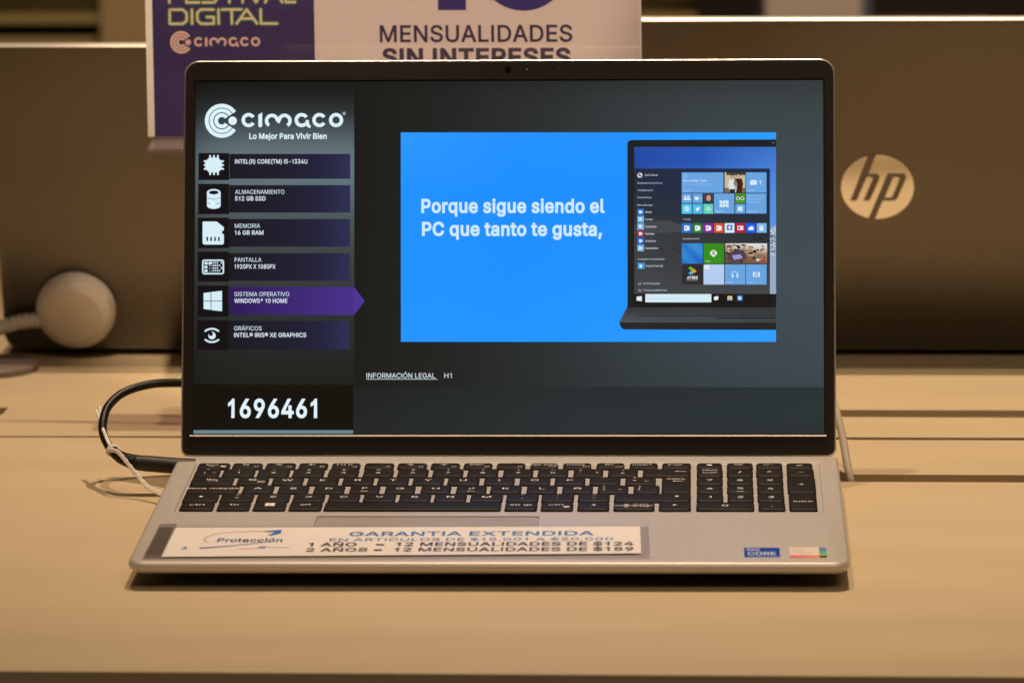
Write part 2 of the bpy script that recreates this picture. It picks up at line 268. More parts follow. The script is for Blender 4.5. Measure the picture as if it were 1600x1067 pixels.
    93: (273, (37,-96,37,-44,113,-44,113,487,37,487,37,539,172,539,172,-96)),
    94: (327, (154,464,172,464,172,439,154,439), (27,278,129,493,197,493,300,278,240,278,161,449,166,449,88,278)),
    95: (319, (319,0,319,-56,0,-56,0,0)),
    96: (219, (114,429,48,529,116,529,164,429)),
    97: (389, (160,-9,126,-5,94,5,68,22,48,45,35,73,30,108,34,138,43,161,58,179,78,193,125,211,178,220,234,227,265,235,273,243,276,255,276,257,267,297,240,322,196,331,149,322,118,301,100,274,41,291,57,322,79,346,104,364,133,375,194,384,239,379,286,360,306,343,322,320,333,290,337,251,337,0,277,0,277,52,272,52,252,25,215,1), (170,45,202,49,228,59,248,74,263,93,272,115,276,138,276,190,259,182,231,176,200,171,175,168,134,159,103,139,95,124,92,105,102,72,130,52)),
    98: (424, (229,-8,198,-5,172,4,138,31,118,59,112,59,112,0,53,0,53,509,114,509,114,319,118,319,137,346,171,373,197,381,229,384,274,378,313,361,345,332,370,293,385,245,390,189,385,133,370,84,346,45,313,16,274,-2), (220,47,253,51,279,66,301,88,316,117,325,151,328,189,325,227,316,261,301,290,280,311,253,325,220,330,188,325,161,312,140,291,125,263,116,229,113,189,116,150,125,115,140,86,162,65,188,51)),
    99: (396, (207,-8,159,-2,117,16,82,46,56,85,40,133,34,187,40,243,56,291,82,330,117,360,159,378,207,384,260,377,305,356,340,322,362,277,303,262,290,289,270,311,242,325,207,330,173,325,145,310,124,287,108,258,99,224,96,187,99,151,108,117,124,89,145,66,173,51,207,46,243,52,271,66,292,89,304,117,363,102,341,56,306,21,261,-1)),
    100: (424, (195,-8,151,-2,111,16,79,45,55,84,39,133,34,189,39,245,55,293,79,332,112,361,151,378,196,384,228,381,253,373,287,346,306,319,311,319,311,509,372,509,372,0,313,0,313,59,307,59,287,31,252,4,227,-5), (205,47,236,51,263,65,284,86,299,115,309,150,312,189,309,229,300,263,284,291,263,312,237,325,205,330,172,325,145,311,124,290,108,261,99,227,96,189,99,151,109,117,124,88,145,66,172,51)),
    101: (404, (212,-8,161,-2,117,16,82,46,56,85,40,132,34,187,39,242,55,290,81,329,115,359,157,378,205,384,266,374,294,361,319,341,341,315,357,282,368,242,371,194,371,169,75,169,75,221,338,221,310,202,307,237,298,269,283,294,263,314,237,326,205,330,173,326,146,313,125,294,109,270,99,241,96,211,96,178,100,139,110,106,128,80,151,61,179,50,212,46,254,53,285,73,306,105,365,91,353,63,335,39,311,19,283,4,249,-5)),
    102: (254, (228,379,228,327,6,327,6,379), (81,0,81,432,84,461,96,486,113,505,135,519,187,530,222,527,243,521,227,468,215,472,195,474,171,470,154,460,145,443,142,419,142,0)),
    103: (425, (207,-151,168,-148,134,-140,82,-110,51,-69,101,-41,122,-66,154,-88,207,-97,249,-92,282,-75,304,-47,311,-6,311,68,306,68,287,41,252,16,227,8,195,5,152,10,113,27,80,53,55,90,39,136,34,191,39,246,55,293,80,332,112,361,152,378,196,384,228,382,253,373,288,346,308,319,313,319,313,379,372,379,372,-9,367,-54,350,-90,324,-117,291,-136,251,-147), (205,59,237,63,264,75,285,95,300,121,309,154,312,193,309,231,300,264,285,291,264,312,237,325,205,330,172,325,145,312,124,290,109,262,99,229,96,193,99,155,109,123,124,96,145,76,172,63)),
    104: (410, (114,227,114,0,53,0,53,509,114,509,114,287,102,287,124,332,152,362,187,379,227,384,264,380,295,369,321,349,341,321,353,285,357,240,357,0,296,0,296,235,290,275,273,304,246,323,210,329,184,326,161,317,141,303,126,283,117,257)),
    105: (167, (53,0,53,379,114,379,114,0), (84,443,67,446,54,455,44,468,41,483,44,499,54,512,67,521,84,524,100,521,114,512,123,499,126,483,123,468,114,455,100,446)),
    106: (167, (53,379,114,379,114,-30,111,-63,102,-90,86,-113,65,-129,37,-139,4,-143,-10,-143,-10,-87,2,-87,25,-83,40,-72,50,-54,53,-29), (83,443,67,446,53,455,44,468,41,483,44,499,53,512,67,521,83,524,100,521,114,512,123,499,126,483,123,468,114,455,100,446)),
    107: (381, (110,137,110,212,121,212,284,379,360,379,184,199,177,199), (53,0,53,509,114,509,114,0), (294,0,148,186,191,229,372,0)),
    108: (189, (139,-2,101,3,74,20,58,47,53,84,53,509,114,509,114,99,120,62,130,54,146,52,160,53,170,54,181,3,162,-1)),
    109: (610, (53,0,53,379,112,379,112,295,108,295,118,323,132,346,172,376,219,386,257,380,287,361,309,331,321,295,312,295,322,321,337,343,381,375,437,386,468,383,497,372,522,354,541,328,553,296,557,255,557,0,496,0,496,254,490,289,473,313,447,326,419,330,395,328,374,320,345,290,335,247,335,0,274,0,274,260,269,288,253,311,229,326,199,330,158,320,140,307,126,289,117,266,114,238,114,0)),
    110: (410, (114,227,114,0,53,0,53,379,112,379,112,287,102,287,124,332,152,362,187,379,227,384,264,380,295,369,321,349,341,321,353,285,357,240,357,0,296,0,296,235,290,275,273,304,246,323,210,329,184,326,161,317,141,303,126,283,117,257)),
    111: (415, (207,-8,159,-2,117,16,82,46,56,85,40,133,34,187,40,243,56,291,82,330,117,360,159,378,207,384,256,378,299,360,333,330,359,291,376,243,381,187,376,133,359,85,333,46,299,16,256,-2), (207,46,242,51,270,66,292,89,307,117,316,151,319,187,316,224,307,258,292,287,270,310,242,325,207,330,173,325,145,310,124,287,108,258,99,224,96,187,99,151,108,117,124,89,145,66,173,51)),
    112: (424, (53,-143,53,379,112,379,112,319,118,319,137,346,171,373,197,381,229,384,274,378,313,361,345,332,370,293,385,245,390,189,385,133,370,84,346,45,313,16,274,-2,229,-8,198,-5,173,4,138,31,118,59,114,59,114,-143), (220,47,253,51,279,66,301,88,316,117,325,151,328,189,325,227,316,261,301,290,280,311,253,325,220,330,188,325,161,312,140,291,125,263,116,229,113,189,116,150,125,115,140,86,162,65,188,51)),
    113: (424, (372,-143,311,-143,311,59,306,59,287,31,252,4,227,-5,195,-8,151,-2,111,16,79,45,55,84,39,133,34,189,39,245,55,293,79,332,112,361,151,378,196,384,228,381,253,373,287,346,307,319,313,319,313,379,372,379), (205,47,236,51,263,65,284,86,299,115,309,150,312,189,309,229,300,263,284,291,263,312,237,325,205,330,172,325,145,311,124,290,108,261,99,227,96,189,99,151,109,117,124,88,145,66,172,51)),
    114: (259, (53,0,53,379,112,379,112,321,115,321,130,347,152,367,181,380,213,385,229,384,243,384,243,322,230,324,207,326,182,323,159,315,140,301,126,284,117,262,114,237,114,0)),
    115: (365, (182,-8,145,-5,112,3,84,18,62,38,45,63,36,94,94,107,105,79,124,60,150,49,181,45,217,50,244,62,262,81,268,103,265,121,254,136,237,147,212,155,149,170,104,186,72,208,53,237,47,274,51,305,65,332,87,354,115,370,149,381,187,384,223,381,254,372,279,358,299,339,324,290,268,277,258,298,243,316,219,328,187,333,156,329,131,317,114,299,109,277,112,258,124,243,172,223,229,209,275,194,306,171,325,142,331,107,326,75,312,47,290,24,260,6,223,-5)),
    116: (227, (204,379,204,327,6,327,6,379), (65,471,126,471,126,98,128,76,136,61,150,53,170,50,185,51,202,54,213,2,192,-3,168,-4,125,2,92,21,72,52,65,93)),
    117: (410, (182,-5,146,-1,115,11,89,31,69,59,57,95,53,139,53,379,114,379,114,144,119,105,137,75,164,56,200,50,226,53,249,62,268,77,283,97,293,122,296,153,296,379,357,379,357,0,298,0,298,92,307,92,286,47,257,17,222,0)),
    118: (389, (163,0,17,379,84,379,165,155,187,87,206,21,184,21,203,87,224,155,305,379,371,379,226,0)),
    119: (567, (138,0,23,379,87,379,133,214,154,137,175,41,165,41,186,135,206,214,252,379,316,379,362,214,382,136,402,41,391,41,413,135,434,214,480,379,545,379,429,0,368,0,319,172,305,225,291,280,277,338,291,338,277,280,263,225,248,172,199,0)),
    120: (379, (21,0,171,218,171,171,29,379,100,379,147,306,179,253,207,206,175,206,202,253,233,306,282,379,352,379,209,169,209,214,358,0,287,0,231,85,200,136,173,182,205,182,178,136,148,85,91,0)),
    121: (389, (47,-139,61,-86,71,-87,104,-89,130,-74,151,-36,163,-1,17,379,84,379,165,155,187,87,206,21,184,21,202,87,224,155,305,379,371,379,204,-58,177,-107,139,-136,91,-145,65,-143)),
    122: (380, (42,0,42,46,254,320,254,323,48,323,48,379,333,379,333,331,126,60,126,56,339,56,339,0)),
    123: (273, (30,219,30,252,65,257,88,270,100,293,104,327,104,406,111,466,133,507,151,521,174,531,236,539,236,488,200,483,177,468,165,442,161,405,161,307,156,271,136,244,96,226), (236,-96,174,-88,151,-78,133,-64,111,-23,104,38,104,116,100,151,88,174,65,187,30,191,30,224,96,218,136,199,156,171,161,136,161,39,165,1,177,-25,200,-40,236,-45), (30,191,30,253,90,253,90,191)),
    124: (230, (141,673,141,-164,88,-164,88,673)),
    125: (273, (243,219,177,226,137,244,118,271,112,307,112,405,108,442,96,468,74,483,37,488,37,539,99,531,122,521,139,507,162,466,169,406,169,327,173,293,185,270,208,257,243,252), (37,-96,37,-45,74,-40,96,-25,108,1,112,39,112,136,118,171,137,199,177,218,243,224,243,191,208,187,185,173,173,150,169,116,169,38,162,-23,139,-64,122,-78,99,-88), (243,191,182,191,182,253,243,252)),
    126: (453, (52,150,55,188,66,218,82,240,103,255,151,266,197,256,246,221,275,198,299,192,318,196,332,207,341,226,344,253,400,253,397,215,386,185,370,163,349,148,301,137,254,148,207,182,177,204,154,210,136,207,121,196,111,178,108,150)),
    225: (389, (160,-9,126,-5,94,5,68,22,48,45,35,73,30,108,34,138,43,161,58,179,78,193,125,211,178,220,234,227,265,235,273,243,276,255,276,257,267,297,240,322,196,331,149,322,118,301,100,274,41,291,57,322,79,346,104,364,133,375,194,384,239,379,286,360,306,343,322,320,333,290,337,251,337,0,277,0,277,52,272,52,252,25,215,1), (170,45,202,49,228,59,248,74,263,93,272,115,276,138,276,190,259,182,231,176,200,171,175,168,134,159,103,139,95,124,92,105,102,72,130,52), (162,429,210,529,278,529,212,429)),
    233: (404, (212,-8,161,-2,117,16,82,46,56,85,40,132,34,187,39,242,55,290,81,329,115,359,157,378,205,384,266,374,294,361,319,341,341,315,357,282,368,242,371,194,371,169,75,169,75,221,338,221,310,202,307,237,298,269,283,294,263,314,237,326,205,330,173,326,146,313,125,294,109,270,99,241,96,211,96,178,100,139,110,106,128,80,151,61,179,50,212,46,254,53,285,73,306,105,365,91,353,63,335,39,311,19,283,4,249,-5), (177,429,225,529,293,529,227,429)),
    237: (167, (53,0,53,379,114,379,114,0), (57,429,104,529,173,529,107,429)),
    243: (415, (207,-8,159,-2,117,16,82,46,56,85,40,133,34,187,40,243,56,291,82,330,117,360,159,378,207,384,256,378,299,360,333,330,359,291,376,243,381,187,376,133,359,85,333,46,299,16,256,-2), (207,46,242,51,270,66,292,89,307,117,316,151,319,187,316,224,307,258,292,287,270,310,242,325,207,330,173,325,145,310,124,287,108,258,99,224,96,187,99,151,108,117,124,89,145,66,173,51), (181,429,228,529,297,529,231,429)),
    250: (410, (182,-5,146,-1,115,11,89,31,69,59,57,95,53,139,53,379,114,379,114,144,119,105,137,75,164,56,200,50,226,53,249,62,268,77,283,97,293,122,296,153,296,379,357,379,357,0,298,0,298,92,307,92,286,47,257,17,222,0), (178,429,226,529,294,529,228,429)),
    193: (480, (16,0,201,509,276,509,463,0,395,0,287,302,264,372,232,478,245,478,213,371,191,302,85,0), (110,142,110,199,370,199,370,142), (213,558,260,659,329,659,263,558)),
    201: (419, (60,0,60,509,372,509,372,452,125,452,125,286,355,286,355,229,125,229,125,57,375,57,375,0), (191,558,239,659,307,659,241,558)),
    205: (300, (31,0,31,57,118,57,118,452,31,452,31,509,269,509,269,452,183,452,183,57,269,57,269,0), (124,558,171,659,240,659,174,558)),
    211: (533, (267,-7,205,1,150,25,105,63,70,115,48,179,40,254,48,329,70,393,105,445,150,484,205,508,267,516,329,508,384,484,429,445,464,393,486,329,493,254,486,179,464,115,429,63,384,25,329,1), (267,53,310,59,349,76,383,105,408,144,425,194,430,254,425,314,408,365,383,404,349,433,310,450,267,456,223,450,184,433,151,404,125,364,109,314,103,254,109,194,125,144,151,105,184,76,223,59), (240,558,288,659,356,659,290,558)),
    218: (517, (259,-8,203,-2,154,15,114,43,85,80,66,124,60,173,60,509,124,509,124,178,128,144,141,113,160,87,187,68,220,56,259,52,298,56,331,68,357,87,377,113,389,144,393,178,393,509,457,509,457,173,451,124,433,80,403,43,363,15,315,-2), (232,558,280,659,348,659,282,558)),
    209: (523, (60,0,60,509,136,509,343,183,363,151,388,107,414,55,405,54,401,108,399,157,399,195,399,509,463,509,463,0,387,0,202,290,177,331,148,381,108,452,119,454,122,384,124,328,125,291,125,0), (307,576,282,580,259,590,239,600,224,604,210,595,206,577,163,577,167,605,177,628,194,643,218,648,242,643,264,633,283,623,300,619,313,625,319,646,361,646,357,618,346,595,329,580)),
    241: (410, (114,227,114,0,53,0,53,379,112,379,112,287,102,287,124,332,152,362,187,379,227,384,264,380,295,369,321,349,341,321,353,285,357,240,357,0,296,0,296,235,290,275,273,304,246,323,210,329,184,326,161,317,141,303,126,283,117,257), (250,446,225,450,202,460,182,470,167,475,153,466,149,448,106,448,110,476,120,498,137,513,161,518,185,514,207,504,226,494,243,490,256,496,262,517,304,517,300,488,289,466,272,451)),
    161: (196, (64,-125,68,222,129,222,133,-125), (98,296,81,299,66,309,56,324,52,342,56,359,66,374,81,384,98,388,116,384,131,374,141,359,144,342,141,324,131,309,116,299)),
    191: (358, (226,228,226,220,217,150,206,128,191,110,150,81,112,46,101,23,97,-4,100,-26,108,-45,138,-72,181,-82,221,-73,253,-46,263,-25,267,1,331,1,325,-39,309,-73,286,-100,256,-120,220,-132,181,-136,140,-132,104,-119,75,-98,53,-72,39,-39,34,-2,39,36,53,68,74,96,104,118,140,144,159,174,165,221,165,228), (195,384,212,381,227,371,237,356,240,339,237,321,227,306,212,296,195,293,177,296,163,306,153,321,149,339,153,356,163,371,177,381)),
    176: (316, (158,283,128,287,101,298,77,316,59,340,47,367,43,397,47,428,59,455,77,479,101,497,128,509,158,513,188,509,216,497,239,479,257,455,269,428,273,397,269,367,257,340,239,316,216,298,188,287), (158,334,190,343,213,366,222,397,213,430,190,453,158,462,126,453,103,430,95,397,103,366,126,343)),
    172: (460, (304,108,304,200,76,200,76,254,361,254,361,108)),
    168: (410, (277,443,261,446,248,455,239,468,236,483,239,499,248,512,261,520,277,523,292,520,305,512,314,499,317,483,314,468,305,455,292,446), (133,443,118,446,104,455,96,468,93,483,96,499,104,512,118,520,133,523,149,520,162,512,170,499,173,483,170,468,162,455,149,446)),
    180: (219, (54,429,102,529,170,529,104,429)),
    174: (463, (231,118,192,122,154,134,121,152,91,177,67,206,48,240,37,277,33,317,37,357,48,394,67,428,91,457,121,482,154,500,192,512,231,516,271,512,309,500,343,482,372,457,396,428,415,394,426,357,430,317,426,277,415,240,396,206,372,177,343,152,309,134,271,122), (231,166,271,171,307,187,338,210,362,241,377,277,382,317,377,357,362,393,338,423,307,447,271,462,231,467,192,462,156,447,125,423,101,393,86,357,81,317,86,277,101,241,125,210,156,187,192,171), (273,226,228,312,273,312,319,226), (161,226,161,409,253,409,279,402,302,383,311,350,302,316,278,295,250,287,185,287,185,319,239,319,257,327,267,350,264,364,257,372,239,378,203,378,203,226)),
}
_tc = {}
def one_glyph(code, bold):
    """fill the outlines (any overlap counts once), fattened outwards by bold"""
    k = (code, bold)
    if k in _tc: return _tc[k]
    rings = []
    for flat in OUTLINES[code][1:]:
        p = [Vector((flat[q]/1000, flat[q+1]/1000)) for q in range(0, len(flat), 2)]; n = len(p); out = []
        for q in range(n):
            d1 = (p[q]-p[q-1]).normalized(); d2 = (p[(q+1) % n]-p[q]).normalized()
            n1 = Vector((-d1.y, d1.x)); n2 = Vector((-d2.y, d2.x)); m = n1+n2
            m = m/max(.5, 1+n1.dot(n2))
            out.append(p[q]+m*bold)
        rings.append(out)
    pts, edges = [], []
    for r in rings:
        b = len(pts); pts += r; edges += [(b+q, b+(q+1) % len(r)) for q in range(len(r))]
    v, _, f, *_ = geometry.delaunay_2d_cdt(pts, edges, [], 0, 1e-6)
    def wind(c):
        w = 0
        for r in rings:
            for a, b in zip(r, r[1:]+r[:1]):
                if (a.y <= c.y) != (b.y <= c.y):
                    if a.x+(c.y-a.y)/(b.y-a.y)*(b.x-a.x) > c.x: w += 1 if b.y > a.y else -1
        return w
    f = [tuple(t) for t in f if wind((v[t[0]]+v[t[1]]+v[t[2]])/3)]
    _tc[k] = ([(q.x, q.y) for q in v], f)
    return _tc[k]
def glyphs(t, bold=0.0):
    vs, fs, x = [], [], 0.0
    for ch in t:
        if ch == ' ': x += .19; continue
        v, q = one_glyph(ord(ch), round(bold*.9, 4)); b = len(vs)
        vs += [(x+px, py) for px, py in v]; fs += [tuple(b+i for i in f) for f in q]
        x += OUTLINES[ord(ch)][0]/1000+max(0, bold)*.8
    return vs, fs
CAP = .509

class Art:
    def __init__(s, mapping, ydown=True, step=2e-5):
        s.f = mapping; s.v = []; s.fc = []; s.c = []; s.sg = -1 if ydown else 1; s.step = step
    def _add(s, vs, fs, col, layer):
        b = len(s.v); s.v += [(x, y, layer) for x, y in vs]
        for f in fs: s.fc.append([b+i for i in f]); s.c.append(col)
    def poly(s, pts, col, layer=1): s._add(pts, [range(len(pts))], lin(col), layer)
    def rect(s, x0, y0, x1, y1, col, layer=1): s.poly([(x0, y0), (x1, y0), (x1, y1), (x0, y1)], col, layer)
    def grid(s, xs, ys, cols, layer=1):
        """cols[j][i] colour at (xs[i], ys[j]); colours blend between the points"""
        n = len(xs); b = len(s.v)
        s.v += [(x, y, layer) for y in ys for x in xs]
        C = [lin(cols[j][i]) for j in range(len(ys)) for i in range(n)]
        for j in range(len(ys)-1):
            for i in range(n-1):
                q = [j*n+i, j*n+i+1, (j+1)*n+i+1, (j+1)*n+i]
                s.fc.append([b+k for k in q]); s.c.append([C[k] for k in q])
    def disc(s, cx, cy, rx, ry, col, layer=1, n=28):
        s.poly([(cx+rx*math.cos(2*math.pi*i/n), cy+ry*math.sin(2*math.pi*i/n)) for i in range(n)], col, layer)
    def arc(s, cx, cy, ro, ri, a0, a1, col, layer=1, n=30, ky=1.0):
        """ring piece from a0 to a1 degrees (counter-clockwise as seen)"""
        vs = []
        for i in range(n+1):
            a = R(a0+(a1-a0)*i/n)
            for r in (ro, ri): vs.append((cx+r*math.cos(a), cy+s.sg*r*ky*math.sin(a)))
        s._add(vs, [(2*i, 2*i+1, 2*i+3, 2*i+2) for i in range(n)], lin(col), layer)
    def stroke(s, pts, w, col, layer=1, closed=False, cap=True):
        P = list(pts)+([pts[0]] if closed else [])
        for (ax, ay), (bx, by) in zip(P, P[1:]):
            L = math.hypot(bx-ax, by-ay) or 1; nx, ny = -(by-ay)/L*w/2, (bx-ax)/L*w/2
            s.poly([(ax+nx, ay+ny), (bx+nx, by+ny), (bx-nx, by-ny), (ax-nx, ay-ny)], col, layer)
        for i, (x, y) in enumerate(P):
            if cap or 0 < i < len(P)-1: s.disc(x, y, w/2, w/2, col, layer+.08, 10)
    def text(s, t, x0, base, cap, col, x1=None, layer=3, bold=0.0, wide=1.0, centre=False):
        vs, fs = glyphs(t, bold)
        if not vs: return
        mn = min(v[0] for v in vs); mxx = max(v[0] for v in vs)
        ky = cap/CAP; kx = (x1-x0)/(mxx-mn) if x1 is not None else ky*wide
        off = x0-(kx*(mxx-mn)/2 if centre else 0)
        s._add([(off+(x-mn)*kx, base+s.sg*y*ky) for x, y in vs], fs, lin(col), layer)
    def into(s, bm, mi=0):
        cl = bm.loops.layers.float_color.get('Col') or bm.loops.layers.float_color.new('Col')
        vs = [bm.verts.new(s.f(x, y, l*s.step)) for x, y, l in s.v]
        for f, c in zip(s.fc, s.c):
            try: F = bm.faces.new([vs[i] for i in f])
            except ValueError: continue
            F.material_index = mi
            for k, lp in enumerate(F.loops): lp[cl] = c[k] if isinstance(c, list) else c
    def build(s, name, m, parent=None):
        bm = bmesh.new(); s.into(bm)
        me = bpy.data.meshes.new(name); bm.to_mesh(me); bm.free(); me.materials.append(m)
        return link(bpy.data.objects.new(name, me), parent)

def shop_mark(a, X, Y, k, col, layer):
    """the shop's round mark and word; (X, Y) maps units of the drawing, k scales"""
    P = lambda x, y: (X+(x-237)*k, Y+(y-250)*k)
    for ro, ri in ((170, 131), (123, 86), (76, 38)):
        a.arc(*P(237, 250), ro*k, ri*k, 34, 326, col, layer, 40)
    a.disc(*P(345, 250), 42*k, 42*k, col, layer)
    ring = lambda x, a0, a1, y=243: a.arc(*P(x, y), 71*k, 37*k, a0, a1, col, layer, 30)
    ring(505, 32, 328)
    a.poly([P(602, 190), P(640, 168), P(640, 300), P(632, 314), P(610, 314), P(602, 300)], col, layer)
    ring(738, -5, 238, 250); ring(864, -58, 185, 250)
    a.poly([P(788, 236), P(816, 236), P(816, 276), P(788, 268)], col, layer)
    ring(1035, 32, 322)
    a.poly([P(1074, 243), P(1106, 243), P(1110, 284), P(1126, 300), P(1122, 322), P(1100, 318), P(1074, 292)], col, layer)
    ring(1212, 32, 328)
    ring(1378, 0, 360)

# ================================================================== setting
bm = bmesh.new(); box(bm, -6, 6, -6, 8, -.80, -.75)
floor = from_bm('floor', bm, mat('store_floor', (.22, .16, .10), .4, noise=((2, 2, 2), .1, .05)), smooth=False); floor['kind'] = 'structure'
bm = bmesh.new(); box(bm, -6, 6, 5.2, 5.3, -.75, 2.6)
wall = from_bm('wall', bm, mat('store_wall', (.20, .15, .075), .6, noise=((2, 2, 2), .1, 0)), smooth=False); wall['kind'] = 'structure'

# ================================================================== display table
table = tag(empty('display_table', (0, 0, 0)), 'beige laminate display table with long cable slots, under the laptops', 'table')
def slab(name, xs, ys, solid, z0, z1, m, warp=lambda x, y: (x, y), parent=table):
    """cells of a grid, holes left open, walls only where a cell meets a hole"""
    bm = bmesh.new(); V = {}
    def v(i, j, z):
        if (i, j, z) not in V: V[i, j, z] = bm.verts.new((*warp(xs[i], ys[j]), z))
        return V[i, j, z]
    ok = lambda i, j: 0 <= i < len(xs)-1 and 0 <= j < len(ys)-1 and solid(i, j)
    for i in range(len(xs)-1):
        for j in range(len(ys)-1):
            if not ok(i, j): continue
            q = [(i, j), (i+1, j), (i+1, j+1), (i, j+1)]
            bm.faces.new([v(*p, z1) for p in q]); bm.faces.new([v(*p, z0) for p in q[::-1]])
            for (p, r_), (di, dj) in zip(zip(q, q[1:]+q[:1]), ((0, -1), (1, 0), (0, 1), (-1, 0))):
                if not ok(i+di, j+dj): bm.faces.new([v(*p, z1), v(*p, z0), v(*r_, z0), v(*r_, z1)])
    return from_bm(name, bm, m, parent, smooth=False)
slab('front_board', [-1.1, .10, .95, 1.1], [-.402, .0268, .0462, .1417], lambda i, j: not (i == 1 and j == 1), -.032, 0, MAT['desk'],
     lambda x, y: (x, y))
def seamwarp(x, y):
    if y < .15: return (x, .1450 if x < 0 else .1490)
    return (x, y)
slab('rear_board', [-1.1, -.62, -.3110, .08, .10, .95, 1.1], [.1480, .2082, .2297, .80], lambda i, j: not (j == 1 and i in (1, 4)), -.032, 0, MAT['desk'], seamwarp)
for sx0, sx1, sy0, sy1 in ((.1002, .9498, .0270, .0460), (.1002, .9498, .2084, .2295), (-.6198, -.3112, .2084, .2295)):
    bm = bmesh.new(); box(bm, sx0, sx1, sy0, sy1, -.0310, -.0280); from_bm('slot_bounce_floor', bm, MAT['desk'], table, smooth=False)  # unseen floors added to bounce light onto slot walls and emblem
bm = bmesh.new(); box(bm, -1.08, 1.08, -.385, .78, -.075, -.0325)
from_bm('under_frame', bm, mat('dark_brown_frame', (.16, .115, .065), .5, noise=((8, 8, 8), .1, 0)), table, smooth=False)
for sx in (-1, 1):
    for y in (-.32, .70):
        bm = bmesh.new(); box(bm, sx*1.0-.03, sx*1.0+.03, y-.03, y+.03, -.75, -.0755); from_bm('leg', bm, MAT['desk_edge'], table, smooth=False)

# ================================================================== the open laptop
YW = 0.01613
laptop = tag(empty('open_laptop', (0, 0, 0), YW), 'silver laptop with lit blue product screen, open in front of the others', 'laptop')
KS = 0.021165
T = lambda x, y, h=0.0: (x, y, .01897+KS*y+h)
mm = .001
# ---- base
bm = bmesh.new()
BX0, BX1, BY0, BY1 = -.17963, .17963, -.2348, .0028
def bl(i, h=None, z=None):
    o = rrect(BX0+i, BX1-i, BY0+i, BY1-i, (max(.0085-i, .002), max(.0085-i, .002), .003, .003), 6)
    return [T(x, y, h) if z is None else (x, y, z) for x, y in o]
loops = [bl(.0021, 0), bl(.0013, -.0002), bl(.0005, -.0008), bl(0, -.0017), bl(.0001, -.0030), bl(.0008, -.0046), bl(.0024, -.0058), bl(.0034, -.0062)]
vs = loft(bm, loops, cap0=False, cap1=False)
kb = (-.1680, .1692, -.1300, -.0100); tp = (-.0926, .0225, -.2130, -.1368)
def recess(r, rad, depth, slope=0.0):
    o = rrect(*r, rad, 4); a = [bm.verts.new(T(x, y)) for x, y in o]
    b = [bm.verts.new(T(x, y, -depth)) for x, y in rrect(r[0]+.0004, r[1]-.0004, r[2]+.0003, r[3]-slope, rad, 4)]
    for i in range(len(o)): bm.faces.new((a[i], a[(i+1) % len(o)], b[(i+1) % len(o)], b[i]))
    return a, b
a1, b1 = recess(kb, .003, .0010, .0050); a2, b2 = recess(tp, .002, .0012)
holed(bm, vs[0], [a1, a2]); bm.faces.new(b2)
base = from_bm('base_shell', bm, MAT['silver'], laptop, angle=30)
bm = bmesh.new(); loft(bm, [bl(.0034, -.0062), bl(.009, z=.0080), bl(.016, z=.0074)], cap0=False)
from_bm('darkened_underside', bm, MAT['darkbase'], base)  # coloured dark to deepen the shade under the silver base
bm = bmesh.new(); o = rrect(tp[0]+.0005, tp[1]-.0005, tp[2]+.0004, tp[3]-.0007, .0018, 4)
oi = rrect(tp[0]+.0009, tp[1]-.0009, tp[2]+.0008, tp[3]-.0011, .0015, 4)
loft(bm, [[T(x, y, -.0011) for x, y in o], [T(x, y, -.00045) for x, y in o], [T(x, y, -.0003) for x, y in oi]])
from_bm('touchpad', bm, mat('satin_touchpad', (.52, .49, .455), .38, .3, noise=((300, 300, 300), .03, .03)), base)
for fx, fy in ((-.12, -.19), (.12, -.19), (-.13, -.02), (.13, -.02)):
    bm = bmesh.new(); box(bm, fx-.02, fx+.02, fy-.004, fy+.004, 0.0, .0075); from_bm('rubber_foot', bm, MAT['rubber'], base, smooth=False)
# stickers (flat print)
def sticker(name, pts, paint, lab):
    a = Art(lambda x, y, h: T(x*mm, y*mm, .00004+h), ydown=False, step=2e-5); paint(a)
    ob = a.build(name, MAT['glossprint'], base); ob['label'] = lab; return ob
def p1(a):
    a.rect(127.4, -223.4, 145.2, -203.3, (4, 62, 175), 0)
    a.poly([(127.4, -223.4), (145.2, -223.4), (145.2, -221.2), (132, -221.2)], (120, 150, 200), 1)
    a.text('intel', 128.6, -209.4, 4.6, (215, 220, 235), x1=135.2, layer=2, bold=.02)
    a.text('CORE', 129.0, -218.6, 6.2, (205, 215, 240), x1=143.2, layer=2, bold=.03)
sticker('processor_sticker', None, p1, 'blue processor sticker')
def p2(a):
    a.rect(150.2, -223.9, 164.8, -202.2, (240, 232, 224), 0)
    a.grid([150.2, 157, 164.8], [-223.9, -218.6], [[(245, 110, 130), (250, 130, 120), (252, 165, 110)]]*2, 1)
    a.text('iRIS', 151.6, -208.4, 4.4, (228, 205, 195), x1=156.5, layer=2)
    a.text('Graphics', 151.8, -214.6, 4.6, (200, 185, 182), x1=161.0, layer=2)
    a.grid([164.9, 168.4], [-219.6, -214.0, -209.0, -203.0], [[(150, 215, 70)]*2, [(90, 205, 130)]*2, [(80, 160, 225)]*2, [(140, 110, 190)]*2], 0)
    a.rect(164.9, -223.6, 168.4, -219.6, (30, 28, 40), 0)
sticker('graphics_sticker', None, p2, 'white and rainbow graphics sticker')

